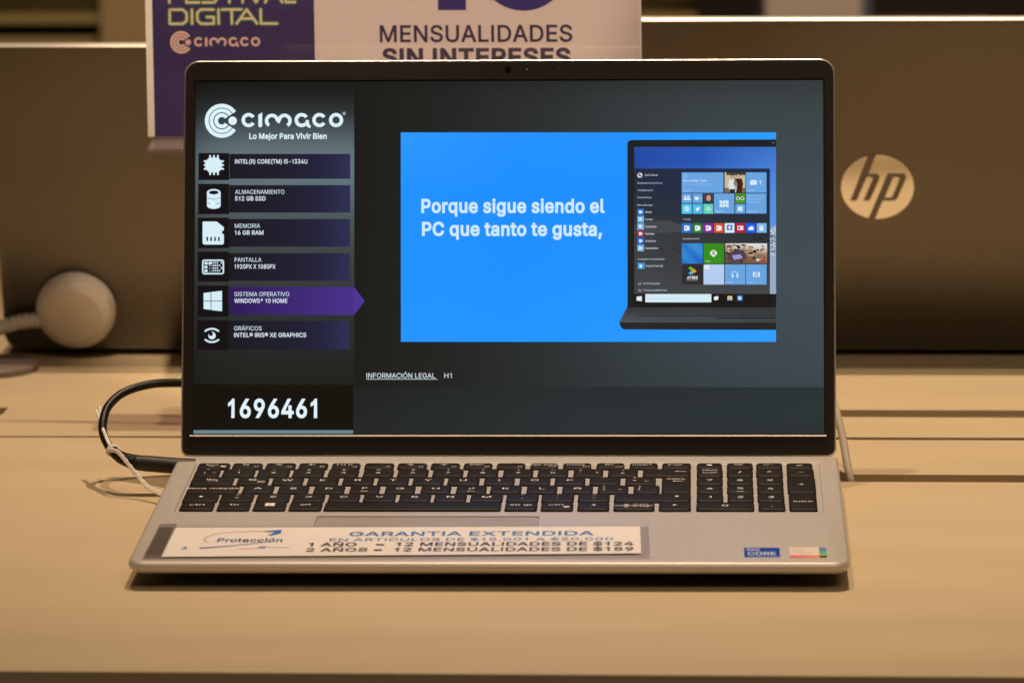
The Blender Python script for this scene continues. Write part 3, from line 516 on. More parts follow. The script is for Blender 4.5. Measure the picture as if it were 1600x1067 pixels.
# ---- keyboard
bm = bmesh.new(); o = rrect(kb[0]+.0003, kb[1]-.0003, kb[2]+.0002, kb[3]-.0049, .003, 4)
loft(bm, [[T(x, y, -.0022) for x, y in o], [T(x, y, -.0010) for x, y in o]])
keyboard = from_bm('keyboard', bm, MAT['pan'], laptop)
HT = .0005
LG = (222, 206, 186)
def key(x0, x1, yb, yf, legs=()):
    x0, x1, yb, yf = x0*mm, x1*mm, (yb+1.5)*mm, (yf+1.2)*mm
    bm = bmesh.new()
    L = lambda i, h: [T(x, y, h) for x, y in rrect(x0+i, x1-i, yf+i, yb-i, .0016-i*.8, 3)]
    loft(bm, [L(-.0002, -.0009), L(0, HT-.0006), L(.0003, HT-.00025), L(.0009, HT)], cap0=False)
    w, d = x1-x0, yb-yf
    a = Art(lambda x, y, h: T(x, y, HT+.00003+h), ydown=False, step=1e-5)
    for lg in legs:
        t, fx, fy, cap = lg[:4]; xw = lg[4] if len(lg) > 4 else 1.25
        cx, cy = x0+w*fx, yf+d*fy
        cap *= mm
        if t == '<-': # arrow
            a.poly([(cx-.003, cy), (cx-.0014, cy+.0011), (cx-.0014, cy-.0011)], LG, 2); a.rect(cx-.0016, cy-.0003, cx+.0032, cy+.0003, LG, 2)
        elif t == 'up': a.poly([(cx, cy+.0016), (cx+.0014, cy), (cx-.0014, cy)], LG, 2); a.rect(cx-.0005, cy-.0016, cx+.0005, cy, LG, 2)
        elif t == 'lt': a.poly([(cx-.0011, cy), (cx+.0009, cy+.0015), (cx+.0009, cy-.0015)], LG, 2)
        elif t == 'gt': a.poly([(cx+.0011, cy), (cx-.0009, cy+.0015), (cx-.0009, cy-.0015)], LG, 2)
        elif t == 'bar': a.rect(cx-cap/2, cy-.0003, cx+cap/2, cy+.0003, LG, 2)
        elif t == 'tab':
            a.rect(cx-.0022, cy+.0012, cx+.0024, cy+.0017, LG, 2); a.rect(cx-.003, cy+.0002, cx-.0025, cy+.0028, LG, 2); a.poly([(cx-.0024, cy+.0014), (cx-.001, cy+.0026), (cx-.001, cy+.0003)], LG, 2)
            a.rect(cx-.0024, cy-.0022, cx+.0022, cy-.0017, LG, 2); a.rect(cx+.0025, cy-.0033, cx+.003, cy-.0007, LG, 2); a.poly([(cx+.0024, cy-.002), (cx+.001, cy-.0008), (cx+.001, cy-.0031)], LG, 2)
        elif t == 'win':
            for dx in (-.0013, .0013):
                for dy in (-.0016, .0016): a.rect(cx+dx-.0012, cy+dy-.0015, cx+dx+.0012, cy+dy+.0015, LG, 2)
        elif t == 'box':
            a.rect(cx-.0014, cy-.0012, cx+.0014, cy+.0012, LG, 2)
        elif t == 'split':
            a.rect(x0+.0006, cy-.0003, x1-.0006, cy+.0003, (120, 105, 90), 1.5)
            a.poly([(cx-.004, cy+.0035), (cx-.0025, cy+.0015), (cx-.0055, cy+.0015)], LG, 2); a.poly([(cx-.004, cy-.0038), (cx-.0025, cy-.0018), (cx-.0055, cy-.0018)], LG, 2)
            for dy in (.0032, -.0016):
                a.text('re pag' if dy > 0 else 'av pag', cx+.0035, cy+dy-.0008, .0016, LG, layer=2, wide=1.2, centre=True)
        elif t == 'spk':
            a.poly([(cx-.0018, cy-.0005), (cx-.0008, cy-.0005), (cx, cy-.0013), (cx, cy+.0013), (cx-.0008, cy+.0005), (cx-.0018, cy+.0005)], LG, 2)
            a.arc(cx, cy, .0014, .0009, -60, 60, LG, 2, 6)
        elif t == 'sun':
            a.disc(cx, cy, .0007, .0007, LG, 2, 10)
            for q in range(8): a.stroke([(cx+.0011*math.cos(q*.785), cy+.0011*math.sin(q*.785)), (cx+.0018*math.cos(q*.785), cy+.0018*math.sin(q*.785))], .0003, LG, 2)
        elif t == 'pow':
            a.arc(cx, cy, .0014, .0010, 120, 420, LG, 2, 14); a.rect(cx-.0002, cy, cx+.0002, cy+.0017, LG, 2)
        else: a.text(t, cx, cy-cap/2, cap, LG, layer=2, wide=xw, centre=True, bold=.005)
    a.into(bm, 1)
    me_o = from_bm('key', bm, [MAT['key'], MAT['legend']], keyboard, angle=50)
    return me_o
c1 = lambda t: [(t, .5, .52, 3.4, 1.35)]
def two(top, bot): return [(top, .5, .80, 2.0, 1.25), (bot, .5, .42, 2.6, 1.35)]
ROWS = {
 'F': (-18.4, -29.9, [-166.2,-149.2,-147.4,-131.5,-129.4,-113.5,-111.5,-96.0,-93.7,-78.5,-75.9,-60.3,-58.1,-42.5,-40.1,-24.7,-22.4,-7.1,-4.5,10.6,13.6,28.4,31.3,46.2,49.3,64.1,67.2,82.0,84.7,99.9,103.3,116.6,119.5,133.2,135.3,149.0,151.6,165.2]),
 'N': (-32.2, -48.6, [-166.2,-153.1,-151.1,-134.2,-132.3,-115.4,-113.4,-96.8,-94.3,-78.2,-75.5,-59.5,-57.0,-40.8,-38.2,-22.0,-19.5,-3.2,-0.3,15.5,18.2,34.3,37.4,53.0,55.9,71.6,74.5,99.9,103.4,117.0,119.4,133.1,135.1,149.1,151.5,165.7]),
 'Q': (-51.3, -67.6, [-166.2,-143.8,-141.5,-125.1,-122.8,-106.4,-104.0,-87.6,-85.2,-68.8,-66.5,-50.1,-47.8,-31.4,-29.2,-12.5,-9.7,6.3,9.2,25.3,27.9,43.9,46.4,62.6,65.4,81.4,84.9,100.0,103.4,117.0,119.5,133.0,135.3,149.0,151.3,166.0]),
 'A': (-70.4, -86.7, [-166.1,-139.1,-136.8,-120.6,-117.9,-101.9,-99.0,-82.9,-79.9,-64.3,-61.2,-45.5,-42.3,-26.6,-23.5,-7.8,-5.5,10.7,13.7,29.6,32.5,48.4,51.2,67.1,70.1,83.6,103.5,116.9,119.4,133.1,135.3,149.0]),
 'Z': (-89.5, -105.8, [-166.2,-148.0,-146.6,-129.5,-127.5,-110.4,-108.4,-92.0,-89.8,-73.5,-71.4,-54.7,-52.5,-36.1,-34.1,-17.4,-15.1,1.7,3.7,20.4,22.2,39.0,41.3,57.7,60.2,100.2,103.5,117.2,119.6,133.1,135.3,149.1,151.6,165.9]),
 'B': (-108.7, -124.6, [-165.7,-148.4,-146.2,-129.4,-127.4,-110.7,-108.7,-91.9,-90.4,1.6,3.8,20.4,22.6,39.1,41.6,57.9,60.4,81.4,83.9,100.3,103.3,133.2,135.6,149.3])}
fk = lambda main, f: ([(main, .45, .62, 2.2, 1.3)] if main else [])+([(f, .82, .25, 1.7, 1.2)] if f else [])
LEG = {
 'F': [[('esc', .45, .62, 2.2, 1.4), ('bar', .45, .3, 3), ('box', .82, .28, 1)], fk('spk', 'f1'), fk('spk', 'f2'), fk('spk', 'f3'), fk('|<| ||', 'f4'), fk('', 'f5'), fk('sun', 'f6'), fk('sun', 'f7'), fk('ABC', 'f8'), fk('', 'f9'), fk('impr pant', 'f10'), fk('inicio', 'f11'), fk('fin', 'f12'), fk('insert', ''), fk('supr', ''), [('box', .5, .55, 1)], fk('CE', ''), fk('+/-', ''), [('pow', .5, .5, 1)]],
 'N': [[('°', .5, .85, 2.2), ('|', .42, .4, 2.4), ('¬', .78, .4, 2.4)]]+[two(a, b) for a, b in zip('!"#$%&/()=', '1234567890')]+[[('?', .22, .78, 2.2), ("'", .22, .42, 2.4), ('\\', .8, .45, 2.6)], two('¡', '¿'), [('<-', .78, .6, 1)],
       [('bloq', .5, .8, 2.2, 1.3), ('num', .5, .45, 2.2, 1.3)], c1('/'), c1('*'), c1('-')],
 'Q': [[('tab', .5, .55, 1)], [('Q', .5, .56, 3.4, 1.35), ('@', .8, .32, 2.6, 1.3)]]+[c1(k) for k in 'WERTYUIOP']+[[('¨', .4, .8, 2.4), ('´', .4, .45, 2.4)], [('*', .3, .85, 2.2), ('+', .3, .5, 2.8), ('~', .72, .45, 2.4)], [('intro', .5, .86, 2.4, 1.4), ('<-', .55, .72, 1)], c1('7'), c1('8'), c1('9'), c1('+')],
 'A': [[('bloq mayús', .5, .52, 2.8, 1.35)]]+[c1(k) for k in 'ASD']+[[('F', .5, .56, 3.4, 1.35), ('bar', .5, .14, 4)]]+[c1(k) for k in 'GH']+[[('J', .5, .56, 3.4, 1.35), ('bar', .5, .14, 4)]]+[c1(k) for k in 'KLÑ']+[[('[', .2, .8, 2.2), ('{', .2, .42, 2.4), ('^', .74, .35, 2.6)], [(']', .22, .8, 2.2), ('}', .22, .42, 2.4), ('`', .78, .35, 2.6)], c1('4'), [('5', .5, .56, 3.4, 1.35), ('bar', .5, .14, 4)], c1('6')],
 'Z': [[('up', .5, .55, 1)], two('>', '<')]+[c1(k) for k in 'ZXCVBNM']+[two(';', ','), two(':', '.'), two('_', '-'), [('up', .82, .62, 1)], c1('1'), c1('2'), c1('3'), [('intro', .5, .5, 2.6, 1.4)]],
 'B': [[('ctrl', .5, .6, 2.6, 1.5)], [('fn', .5, .6, 2.6, 1.5)], [('win', .5, .62, 1)], [('alt', .5, .62, 2.6, 1.4)], [], [('alt gr', .5, .6, 2.6, 1.4)], [('ctrl', .48, .62, 2.6, 1.5), ('box', .8, .32, 1)], [('lt', .5, .58, 1)], [('split', .5, .5, 1)], [('gt', .5, .58, 1)], c1('0'), c1('.')]}
for r_, (yb, yf, xs) in ROWS.items():
    for i in range(len(xs)//2):
        f = yf
        if r_ == 'Q' and i in (13, 17): f = ROWS['A'][1]
        if r_ == 'Z' and i == 16: f = ROWS['B'][1]
        key(xs[2*i], xs[2*i+1], yb, f, LEG[r_][i])

# ---- lid
LT = 0.27019
LO = Vector((0, .00587, .01797)); LU = Vector((0, math.sin(LT), math.cos(LT))); LN = Vector((0, -math.cos(LT), math.sin(LT)))
LP = lambda u, v, w=0.0: LO+Vector((u, 0, 0))+LU*v+LN*w
LW, LH = .17887, .2181
def ll(i, w, y0=0): return [LP(u, v, w) for u, v in rrect(-LW+i, LW-i, y0+i, LH-i, (.004-i*.5, .004-i*.5, .0085-i, .0085-i), 8)]
bm = bmesh.new()
loft(bm, [ll(.004, -.0062), ll(.0015, -.0058), ll(.0002, -.0046), ll(0, -.0034), ll(0, -.0011), ll(.00012, -.0006), ll(.0004, -.0002), ll(.0008, 0), ll(.00105, -.0002), ll(.0012, -.0012)])
lid = from_bm('lid_shell', bm, MAT['rim'], laptop, angle=60)
DW, DH, DZ = .3442, .1936, .01249
bm = bmesh.new()
ob_ = rrect(-LW+.0011, LW-.0011, .0008, LH-.0015, (.0035, .0035, .0074, .0074), 8)
hb_ = rrect(-DW/2-.0012, DW/2+.0010, DZ-.0010, DZ+DH+.0009, .0006, 2)
of = [bm.verts.new(LP(u, v, .0001)) for u, v in ob_]; ow = [bm.verts.new(LP(u, v, -.0010)) for u, v in ob_]
hf = [bm.verts.new(LP(u, v, .0001)) for u, v in hb_]; hw = [bm.verts.new(LP(u, v, -.0010)) for u, v in hb_]
for A_, B_ in ((of, ow), (hf, hw)):
    for i in range(len(A_)): bm.faces.new((A_[i], A_[(i+1) % len(A_)], B_[(i+1) % len(A_)], B_[i]))
holed(bm, of, [hf])
bm.faces.new([bm.verts.new(LP(u, v, -.00095)) for u, v in rrect(-DW/2-.002, DW/2+.002, DZ-.002, DZ+DH+.002, .0005, 1)])
bezel = from_bm('bezel', bm, MAT['bezel'], lid, angle=30)
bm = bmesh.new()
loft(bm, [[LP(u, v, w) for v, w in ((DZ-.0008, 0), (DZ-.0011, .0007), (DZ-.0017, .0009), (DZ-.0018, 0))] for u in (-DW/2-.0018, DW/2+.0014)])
from_bm('bezel_glint', bm, MAT['lip_glint'], lid, smooth=False)  # added pale strip, stands in for light caught by the black lip
bm = bmesh.new()
for r0, r1, w0, w1 in ((.0019, .0019, .0001, .00016), (.0012, .0012, .0001, .0002)):
    loft(bm, [[LP(-.0002+r*math.cos(t*math.pi/12), .2125+r*math.sin(t*math.pi/12), w) for t in range(24)] for r, w in ((r0, w0-.0002), (r1, w1))])
from_bm('webcam', bm, MAT['lens'], lid, smooth=False)
bm = bmesh.new(); loft(bm, [[LP(.0101+.0004*math.cos(t*math.pi/6), .2125+.0004*math.sin(t*math.pi/6), w) for t in range(12)] for w in (0, .00018)])
from_bm('indicator_dot', bm, mat('pale_dot', (.5, .48, .45), .4), lid, smooth=False)
bm = bmesh.new(); loft(bm, [[LP(.0247+.0005*math.cos(t*math.pi/6), .2128+.0005*math.sin(t*math.pi/6), w) for t in range(12)] for w in (0, .00016)])
from_bm('microphone_hole', bm, MAT['lens'], lid, smooth=False)
for u0, u1 in ((-.150, -.108), (.108, .150)):
    bm = bmesh.new(); tube(bm, [Vector((u0, .0085, .0135)), Vector((u1, .0085, .0135))], .0048, 18); from_bm('hinge', bm, MAT['rubber'], laptop)

# ---- what the screen shows: drawn in the screen's own units, 985 wide and 551 high
def SP(x, y, h):
    t = (y-127)/550
    for _ in range(2):
        l, r = 307-5.4*t, 1285.3+1.5*t; s = (x-l)/(r-l)
        top, bot = 128.4-3*s, 677.4-.5*s; t = (y-top)/(bot-top)
    s = min(max(s, -.0005), 1.0005); t = min(max(t, -.0005), 1.0005)
    return LP((s-.5)*DW, DZ+(1-t)*DH, -.0008+h)
a = Art(SP, True, 2e-5)
a.grid([300, 420, 555, 700, 850, 1000, 1150, 1290], [120, 170, 300, 450, 560, 605, 680],
       [[(20,21,20),(20,21,20),(22,23,21),(30,32,31),(37,40,40),(45,50,51),(50,56,57),(52,58,59)],
        [(20,21,20),(20,21,20),(23,24,22),(32,34,33),(42,46,47),(51,58,61),(57,66,69),(58,67,71)],
        [(20,21,20),(20,21,20),(24,25,22),(33,35,34),(44,49,50),(54,62,66),(62,73,79),(63,75,81)],
        [(20,21,20),(20,21,20),(25,26,23),(33,35,33),(44,49,50),(55,64,68),(63,75,82),(64,77,84)],
        [(20,21,20),(20,21,20),(26,27,24),(33,35,33),(42,47,48),(52,61,65),(59,70,76),(61,73,80)],
        [(20,21,20),(20,21,20),(27,28,25),(33,35,33),(41,46,47),(50,58,62),(56,66,71),(58,69,75)],
        [(20,21,20),(20,21,20),(30,33,32),(34,38,38),(37,43,44),(38,46,48),(40,48,50),(38,46,47)]], 0)
a.grid([552.5, 720, 900, 1290], [605, 640, 680], [[(30,33,32),(34,39,39),(38,45,47),(41,50,52)],[(32,36,35),(36,42,42),(40,48,50),(42,51,53)],[(34,38,37),(37,43,43),(41,49,51),(42,50,52)]], 1)
# side panel
ys = [120, 150, 180, 210, 238, 265, 300, 345, 395, 450, 500, 560, 602]
cs = [(22,23,22),(30,32,32),(48,54,57),(78,90,97),(97,113,121),(100,118,126),(90,106,112),(74,84,86),(62,69,69),(52,57,56),(44,47,46),(34,36,34),(30,31,29)]
dk = lambda c, k: tuple(v*k for v in c)
a.grid([300, 330, 380, 554.5], ys, [[dk(c, .80), dk(c, .93), c, c] for c in cs], 1)
a.rect(300, 601, 552.5, 680, (18, 15, 9), 2)
a.rect(302, 672, 552.5, 680, (108, 132, 142), 3)
WH = (222, 243, 252)
shop_mark(a, 347, 189, .157, WH, 3)
a.disc(538.8, 177.5, 2.6, 2.6, (150, 165, 175), 3)
a.text('Lo Mejor Para Vivir Bien', 390, 217.3, 8.4, WH, x1=511.5, layer=3, bold=.028)
rows = [(239.6, 282, 241, 280), (288, 335.4, 290, 333), (341, 388.6, 343, 386.4), (394, 441, 396.5, 439.5), (447, 495.5, 449, 493), (501, 547.5, 502, 546.5)]
for i, (y0, y1, b0, b1) in enumerate(rows):
    sh = -.85*i
    if i != 4:
        a.grid([359+sh*.6, 440, 500, 548.5+sh*.3], [b0, b1], [[(24,23,32),(28,28,44),(33,33,58),(45,46,85)]]*2, 2)
    else:
        a.grid([358, 450, 554], [b0, b1], [[(46,26,84),(58,38,112),(72,48,138)]]*2, 2)
        a.poly([(554, b0), (571, (b0+b1)/2), (554, b1)], (76, 52, 146), 2)
    a.rect(310.3+sh*.5, y0, 358.6+sh*.4, y1, (17, 14, 18), 3)
IC = (214, 238, 248)
# chip
a.poly([(327,247),(341,247),(347,253),(347,264),(341,270),(327,270),(321,264),(321,253)], IC, 5)
for k in (328.5, 334.7, 340.8):
    a.stroke([(k, 244), (k, 273)], 2.8, IC, 4)
for k in (252.5, 258.5, 264.5): a.stroke([(319.8, k), (349, k)], 2.8, IC, 4)
# drum
BK = (17, 14, 18)
a.rect(323.5, 301, 345, 322, IC, 4); a.disc(334.2, 322, 10.8, 5.2, IC, 4); a.disc(334.2, 301.5, 10.8, 5.4, IC, 5); a.disc(334.2, 301.5, 7.6, 3, BK, 6)
for yy in (308.3, 316.2): a.arc(334.2, yy-1, 11.2, 10.0, 205, 335, BK, 6, 14, ky=.45)
a.poly([(329, 314.5), (331, 313.5), (333, 316), (337, 317), (336.5, 321), (334, 323.5), (331, 323), (329, 319)], (236, 244, 248), 7)
# memory card
a.poly([(317.5,347),(339,347),(350,356),(350,361),(347,361.6),(347,366),(350,366.6),(350,381),(348,383),(319,383),(316.6,381),(316.6,348)], IC, 4)
for k in (324, 330, 336.2, 342.2): a.stroke([(k, 372), (k, 376.5)], 2.6, BK, 5)
# screen with pixels
a.poly([(318,406.5),(348,406.5),(350.3,409),(350.3,427),(348,429.5),(318,429.5),(315.8,427),(315.8,409)], IC, 4); a.rect(318, 408.8, 348, 427.3, BK, 5)
for gx, gy, w in ((319.5,410.2,5),(326,410.2,4.5),(319.5,416.2,4.6),(319.5,422,4.8)): a.rect(gx, gy, gx+w, gy+4.2, IC, 6)
for i in range(7):
    for j in range(4):
        if i > 4 and (i+j) % 2: continue
        a.rect(326.4+i*3.1, 410.4+j*4.1+(0 if i > 1 else 1.4*(j > 0)), 328.5+i*3.1, 412.6+j*4.1, IC, 6)
# window panes
for p in ([(318,458.8),(329.2,457.2),(329.2,470.6),(318,470.6)], [(330.2,457),(347,455.2),(347,470.6),(330.2,470.6)], [(318,471.6),(329.2,471.6),(329.2,485),(318,483.4)], [(330.2,471.6),(347,471.6),(347,487),(330.2,485.2)]): a.poly(p, IC, 4)
# eye
a.arc(331, 531, 18, 15.2, 48, 132, IC, 4, 16); a.arc(331, 518.5, 18, 15.2, 228, 312, IC, 4, 16)
a.disc(331.2, 525, 5.8, 5.8, IC, 4); a.disc(329.4, 522.6, 3.2, 3.2, BK, 5)
TX = (208, 226, 236); TB = (228, 240, 248)
a.text('INTEL(R) CORE(TM) I5-1334U', 367.6, 256.2, 6.6, TB, x1=481, bold=.013, layer=4)
for t1, t2, y1, y2, x1, x2 in (('ALMACENAMIENTO', '512 GB SSD', 303.8, 314.2, 445, 415.5), ('MEMORIA', '16 GB RAM', 357, 367.6, 407, 412), ('PANTALLA', '1920PX X 1080PX', 410, 420.6, 409, 431), ('SISTEMA OPERATIVO', 'WINDOWS* 10 HOME', 463.6, 474, 452.6, 449.5), ('GRÁFICOS', 'INTEL® IRIS® XE GRAPHICS', 517, 527.4, 409.2, 479)):
    xo = 367.6-(y1-303)*.008
    a.text(t1, xo, y1, 6.6, TX, x1=x1, layer=4, bold=.004); a.text(t2, xo, y2, 6.6, TB, x1=x2, layer=4, bold=.013)
a.text('1696461', 356.4, 652, 27.5, (226, 243, 252), x1=496, bold=.026, layer=4)
a.text('INFORMACIÓN LEGAL', 573.4, 591, 7.6, (214, 224, 230), x1=681, layer=4, bold=.006); a.rect(573, 592.4, 684.6, 593.3, (200, 214, 224), 4)
a.text('H1', 695.2, 591, 7.6, (206, 218, 224), x1=707, layer=4, bold=.004)
# blue advert
a.grid([627.4, 800, 980, 1212.8], [207.3, 300, 420, 534.7], [[(42,152,255),(30,145,255),(30,145,255),(44,156,255)],[(30,145,255),(26,142,255),(27,143,255),(34,150,255)],[(30,146,255),(28,144,255),(30,146,255),(36,152,255)],[(34,148,255),(32,148,255),(36,152,255),(46,160,255)]], 1)
AT = (206, 234, 255)
a.text('Porque sigue siendo el', 659.5, 332.6, 20.2, AT, x1=946, bold=.030, layer=3)
a.text('PC que tanto te gusta,', 660.5, 368.6, 20.2, AT, x1=942, bold=.030, layer=3)
# advert: pictured laptop
a.poly([(981.4,480),(981.4,225),(983,221),(987,219.2),(1212.8,218.4),(1212.8,480)], (30, 30, 32), 2)
a.grid([992, 1100, 1212.8], [230, 250, 300, 352, 400, 461], [[(34,76,160),(38,84,176),(60,112,200)],[(30,72,164),(36,86,182),(66,124,212)],[(40,66,110),(60,100,170),(82,140,222)],[(50,58,72),(80,105,150),(92,148,226)],[(70,76,84),(60,66,74),(120,150,190)],[(70,74,78),(66,70,76),(120,140,170)]], 3)
a.disc(1208.5, 223.4, .9, .9, (150, 150, 150), 3)
a.grid([992, 1050, 1110, 1203.3], [264, 300, 335, 360, 400, 460], [[(34,42,66),(32,42,70),(30,42,72),(30,44,78)],[(36,44,62),(34,44,66),(32,44,70),(32,46,76)],[(42,48,58),(40,48,60),(38,46,62),(36,46,64)],[(58,62,66),(54,58,62),(48,54,60),(40,46,54)],[(60,63,66),(56,59,63),(52,56,60),(50,54,58)],[(66,68,72),(66,69,72),(66,69,72),(68,71,74)]], 4)
random.seed(3)
for i in range(44):   # dark rock ridges and snow on the wallpaper
    x = random.uniform(1160, 1203); y = 366+(1203-x)*.30+random.uniform(-5, 12); a.stroke([(x, y), (x+random.uniform(3, 9), y-random.uniform(-2, 3))], random.uniform(.5, 1.6), (34, 36, 44), 4.4, cap=False)
for i in range(22):
    x = random.uniform(1024, 1062); y = random.uniform(387, 394); a.stroke([(x, y), (x+random.uniform(2, 6), y+random.uniform(-1.5, 1.5))], random.uniform(.4, 1.2), (40, 40, 44), 4.4, cap=False)
a.poly([(1203.3, 362), (1206, 354), (1209, 356), (1212.8, 350), (1212.8, 461), (1203.3, 461)], (150, 172, 196), 3.5)
for i in range(40):
    x = random.uniform(1203.6, 1211); y = random.uniform(350, 400)
    a.stroke([(x, y), (min(x+random.uniform(1, 4), 1212), y+random.uniform(-2, 3))], random.uniform(.6, 1.6), random.choice([(40, 42, 48), (225, 232, 238), (235, 240, 244)]), 4.4+.02*i, cap=False)
for q in range(3): a.poly([(992, 352+q*2), (1012+q*4, 347), (1048, 345.5), (1062, 352), (1100, 352+q), (1110, 362), (992, 366)], (64+q*2, 67+q*2, 71+q*2), 4.2+.1*q)
G1 = (190, 200, 212)
def Z4(x, y): return 960+x/5.926, 200+y/5.926
def tile(x0, y0, x1, y1, c, l=5): p = Z4(x0, y0); q = Z4(x1, y1); a.rect(*p, *q, c, l)
def zt(t, x0, x1, base, cap, col=G1, b=.004): p = Z4(x0, base); a.text(t, p[0], p[1], cap/5.926, col, x1=Z4(x1, 0)[0], layer=7, bold=b)
a.disc(*Z4(242, 442), 4, 4, (225, 215, 218), 6); a.disc(*Z4(236, 436), 1.8, 1.6, (150, 70, 80), 6.4); a.disc(*Z4(248, 448), 1.6, 1.4, (90, 90, 110), 6.4)
zt('Carla Alonso', 288, 408, 448, 17, (205, 212, 222))
for t, x1, b in (('Explorador de archivos', 448, 521), ('Configuración', 362, 588), ('Documentos', 348, 655), ('Más utilizadas', 358, 726)): zt(t, 220, x1, b, 16)
LB = (108, 168, 226)
for t, x1, b, c in (('Word', 348, 790, (40,108,204)), ('Correo', 362, 857, (112,178,228)), ('Contactos', 394, 924, (112,176,226)), ('Noticias', 374, 991, (170,34,62)), ('OneDrive', 388, 1058, (24,98,226)), ('Calculadora', 411, 1124, (112,178,228))):
    tile(219, b-38, 280, b+22, c); zt(t, 292, x1, b+2, 17, (208, 214, 222), .012)
    tile(234, b-22, 256, b+6, (225, 236, 246), 6); tile(250, b-17, 266, b+2, (200, 222, 240), 6.3)
zt('Agregado recientemente', 222, 470, 1226, 16)
tile(222, 1252, 286, 1310, (60, 150, 225)); tile(238, 1268, 262, 1300, (205, 230, 246), 6)
zt('Frozen Free Fall', 297, 455, 1290, 17, (205, 212, 220), .012)
a.arc(*Z4(239, 1446), 2.2, 1.6, 120, 420, G1, 6, 12); zt('Inicio/apagado', 272, 424, 1452, 17)
for q in (1499, 1507, 1515): tile(228, q, 256, q+3, G1)
zt('Todas las aplicaciones', 272, 492, 1514, 17)
# tiles
TL = (104, 164, 224)
tile(629, 415, 1013, 604, TL); a.arc(*Z4(660, 450), 3.2, 2.5, 0, 360, (170, 210, 245), 6, 16)
zt('Bienvenida, Carla', 645, 858, 501, 19, (205, 228, 250), .012); zt('¿En qué puedo ayudarte hoy?', 645, 940, 530, 14, (150, 195, 238), 0); zt('Cortana', 645, 722, 588, 13, (180, 212, 244))
tile(1025, 415, 1215, 604, (196, 186, 160))
a.poly([Z4(1025, 604), Z4(1025, 560), Z4(1215, 560), Z4(1215, 604)], (120, 104, 80), 5.4)
tile(1040, 415, 1215, 440, (70, 62, 50), 5.4)
def small_figure(cx, top, wide, cloth, hair):
    a.disc(*Z4(cx, top+24), 2.9, 3.9, hair, 5.8); a.disc(*Z4(cx, top+30), 2.2, 3.1, (206, 160, 130), 6)
    a.poly([Z4(cx-wide*.35, top+54), Z4(cx+wide*.35, top+54), Z4(cx+wide*.5, top+100), Z4(cx+wide*.35, 604), Z4(cx-wide*.35, 604), Z4(cx-wide*.5, top+100)], cloth, 5.6)
small_figure(1100, 428, 84, (222, 226, 224), (40, 28, 22)); small_figure(1150, 418, 90, (66, 30, 26), (34, 26, 20))
tile(1070, 570, 1120, 604, (40, 44, 50), 6.2)
tile(1221, 415, 1410, 604, TL); a.poly([Z4(1258, 487), Z4(1320, 487), Z4(1320, 530), Z4(1258, 530)], (225, 238, 250), 6); a.stroke([Z4(1258, 488), Z4(1289, 512), Z4(1320, 488)], .7, TL, 6.4); zt('1', 1342, 1360, 528, 38, (225, 238, 250)); zt('Correo', 1232, 1302, 586, 13, (180, 212, 244))
tile(629, 611, 721, 700, TL); tile(729, 611, 820, 700, TL)
for dx in (-14, 14): a.disc(*Z4(675+dx, 643), 1.6, 1.8, (225, 238, 250), 6); a.poly([Z4(655+dx, 672), Z4(662+dx, 655), Z4(690+dx, 655), Z4(697+dx, 672)], (225, 238, 250), 6)
tile(748, 642, 784, 668, (225, 238, 250), 6); a.poly([Z4(760, 666), Z4(768, 680), Z4(776, 666)], (225, 238, 250), 6); zt('3', 794, 804, 668, 20, (210, 230, 248))
tile(828, 611, 918, 700, (52, 66, 84)); a.disc(*Z4(876, 648), 4.6, 5.4, (30, 24, 22), 5.5); a.disc(*Z4(876, 652), 3.6, 4.9, (205, 150, 122), 6); a.poly([Z4(840, 700), Z4(858, 682), Z4(896, 682), Z4(912, 700)], (40, 62, 96), 5.8)
tile(926, 611, 1114, 797, TL)
for q in range(3):
    for w in range(2): a.poly([Z4(978+q*29, 672+w*34+(q % 2)*8), Z4(1003+q*29, 680+w*34-(q % 2)*8), Z4(1003+q*29, 708+w*32-(q % 2)*8), Z4(978+q*29, 700+w*32+(q % 2)*8)], (220, 235, 250), 6)
zt('Mapas', 938, 1006, 783, 14, (200, 222, 246))
tile(1123, 611, 1214, 700, (76, 152, 44)); a.disc(*Z4(1148, 655), 2.8, 2.8, (235, 240, 230), 6); a.disc(*Z4(1188, 655), 2.8, 2.8, (235, 240, 230), 6); a.disc(*Z4(1148, 655), 1.7, 1.7, (25, 30, 25), 6.4); a.disc(*Z4(1188, 655), 1.7, 1.7, (25, 30, 25), 6.4); a.stroke([Z4(1134, 640), Z4(1168, 630), Z4(1202, 640)], .9, (25, 30, 25), 6.5)
tile(1123, 708, 1214, 797, TL); tile(1146, 734, 1176, 772, (225, 238, 250), 6); tile(1168, 728, 1190, 778, (205, 226, 246), 6.3)
tile(1221, 611, 1410, 797, TL)
for t, x1, b in (('Reunión para el', 1380, 640), ('Nuevo asesor', 1362, 668), ('Cuarto a las', 1345, 695)): zt(t, 1232, x1, b, 14, (176, 210, 242), 0)
zt('Lunes 13', 1232, 1322, 783, 14, (200, 222, 246))
tile(629, 708, 721, 799, (78, 200, 238)); a.arc(*Z4(675, 753), 4.0, 3.0, 0, 360, (235, 246, 252), 6, 20); zt('S', 664, 688, 766, 28, (235, 246, 252), .02)
tile(729, 708, 820, 799, (76, 184, 238)); a.poly([Z4(750, 740), Z4(770, 752), Z4(774, 736), Z4(788, 738), Z4(796, 742), Z4(790, 754), Z4(776, 772), Z4(754, 770), Z4(764, 762)], (235, 246, 252), 6)
tile(828, 708, 918, 799, (98, 206, 184))
for q in range(9): d = q*7; a.rect(Z4(844+d, 0)[0], Z4(0, 752-(28-abs(28-d))*.9)[1], Z4(847+d, 0)[0], Z4(0, 756+(28-abs(28-d))*.9)[1], (225, 246, 240), 6)
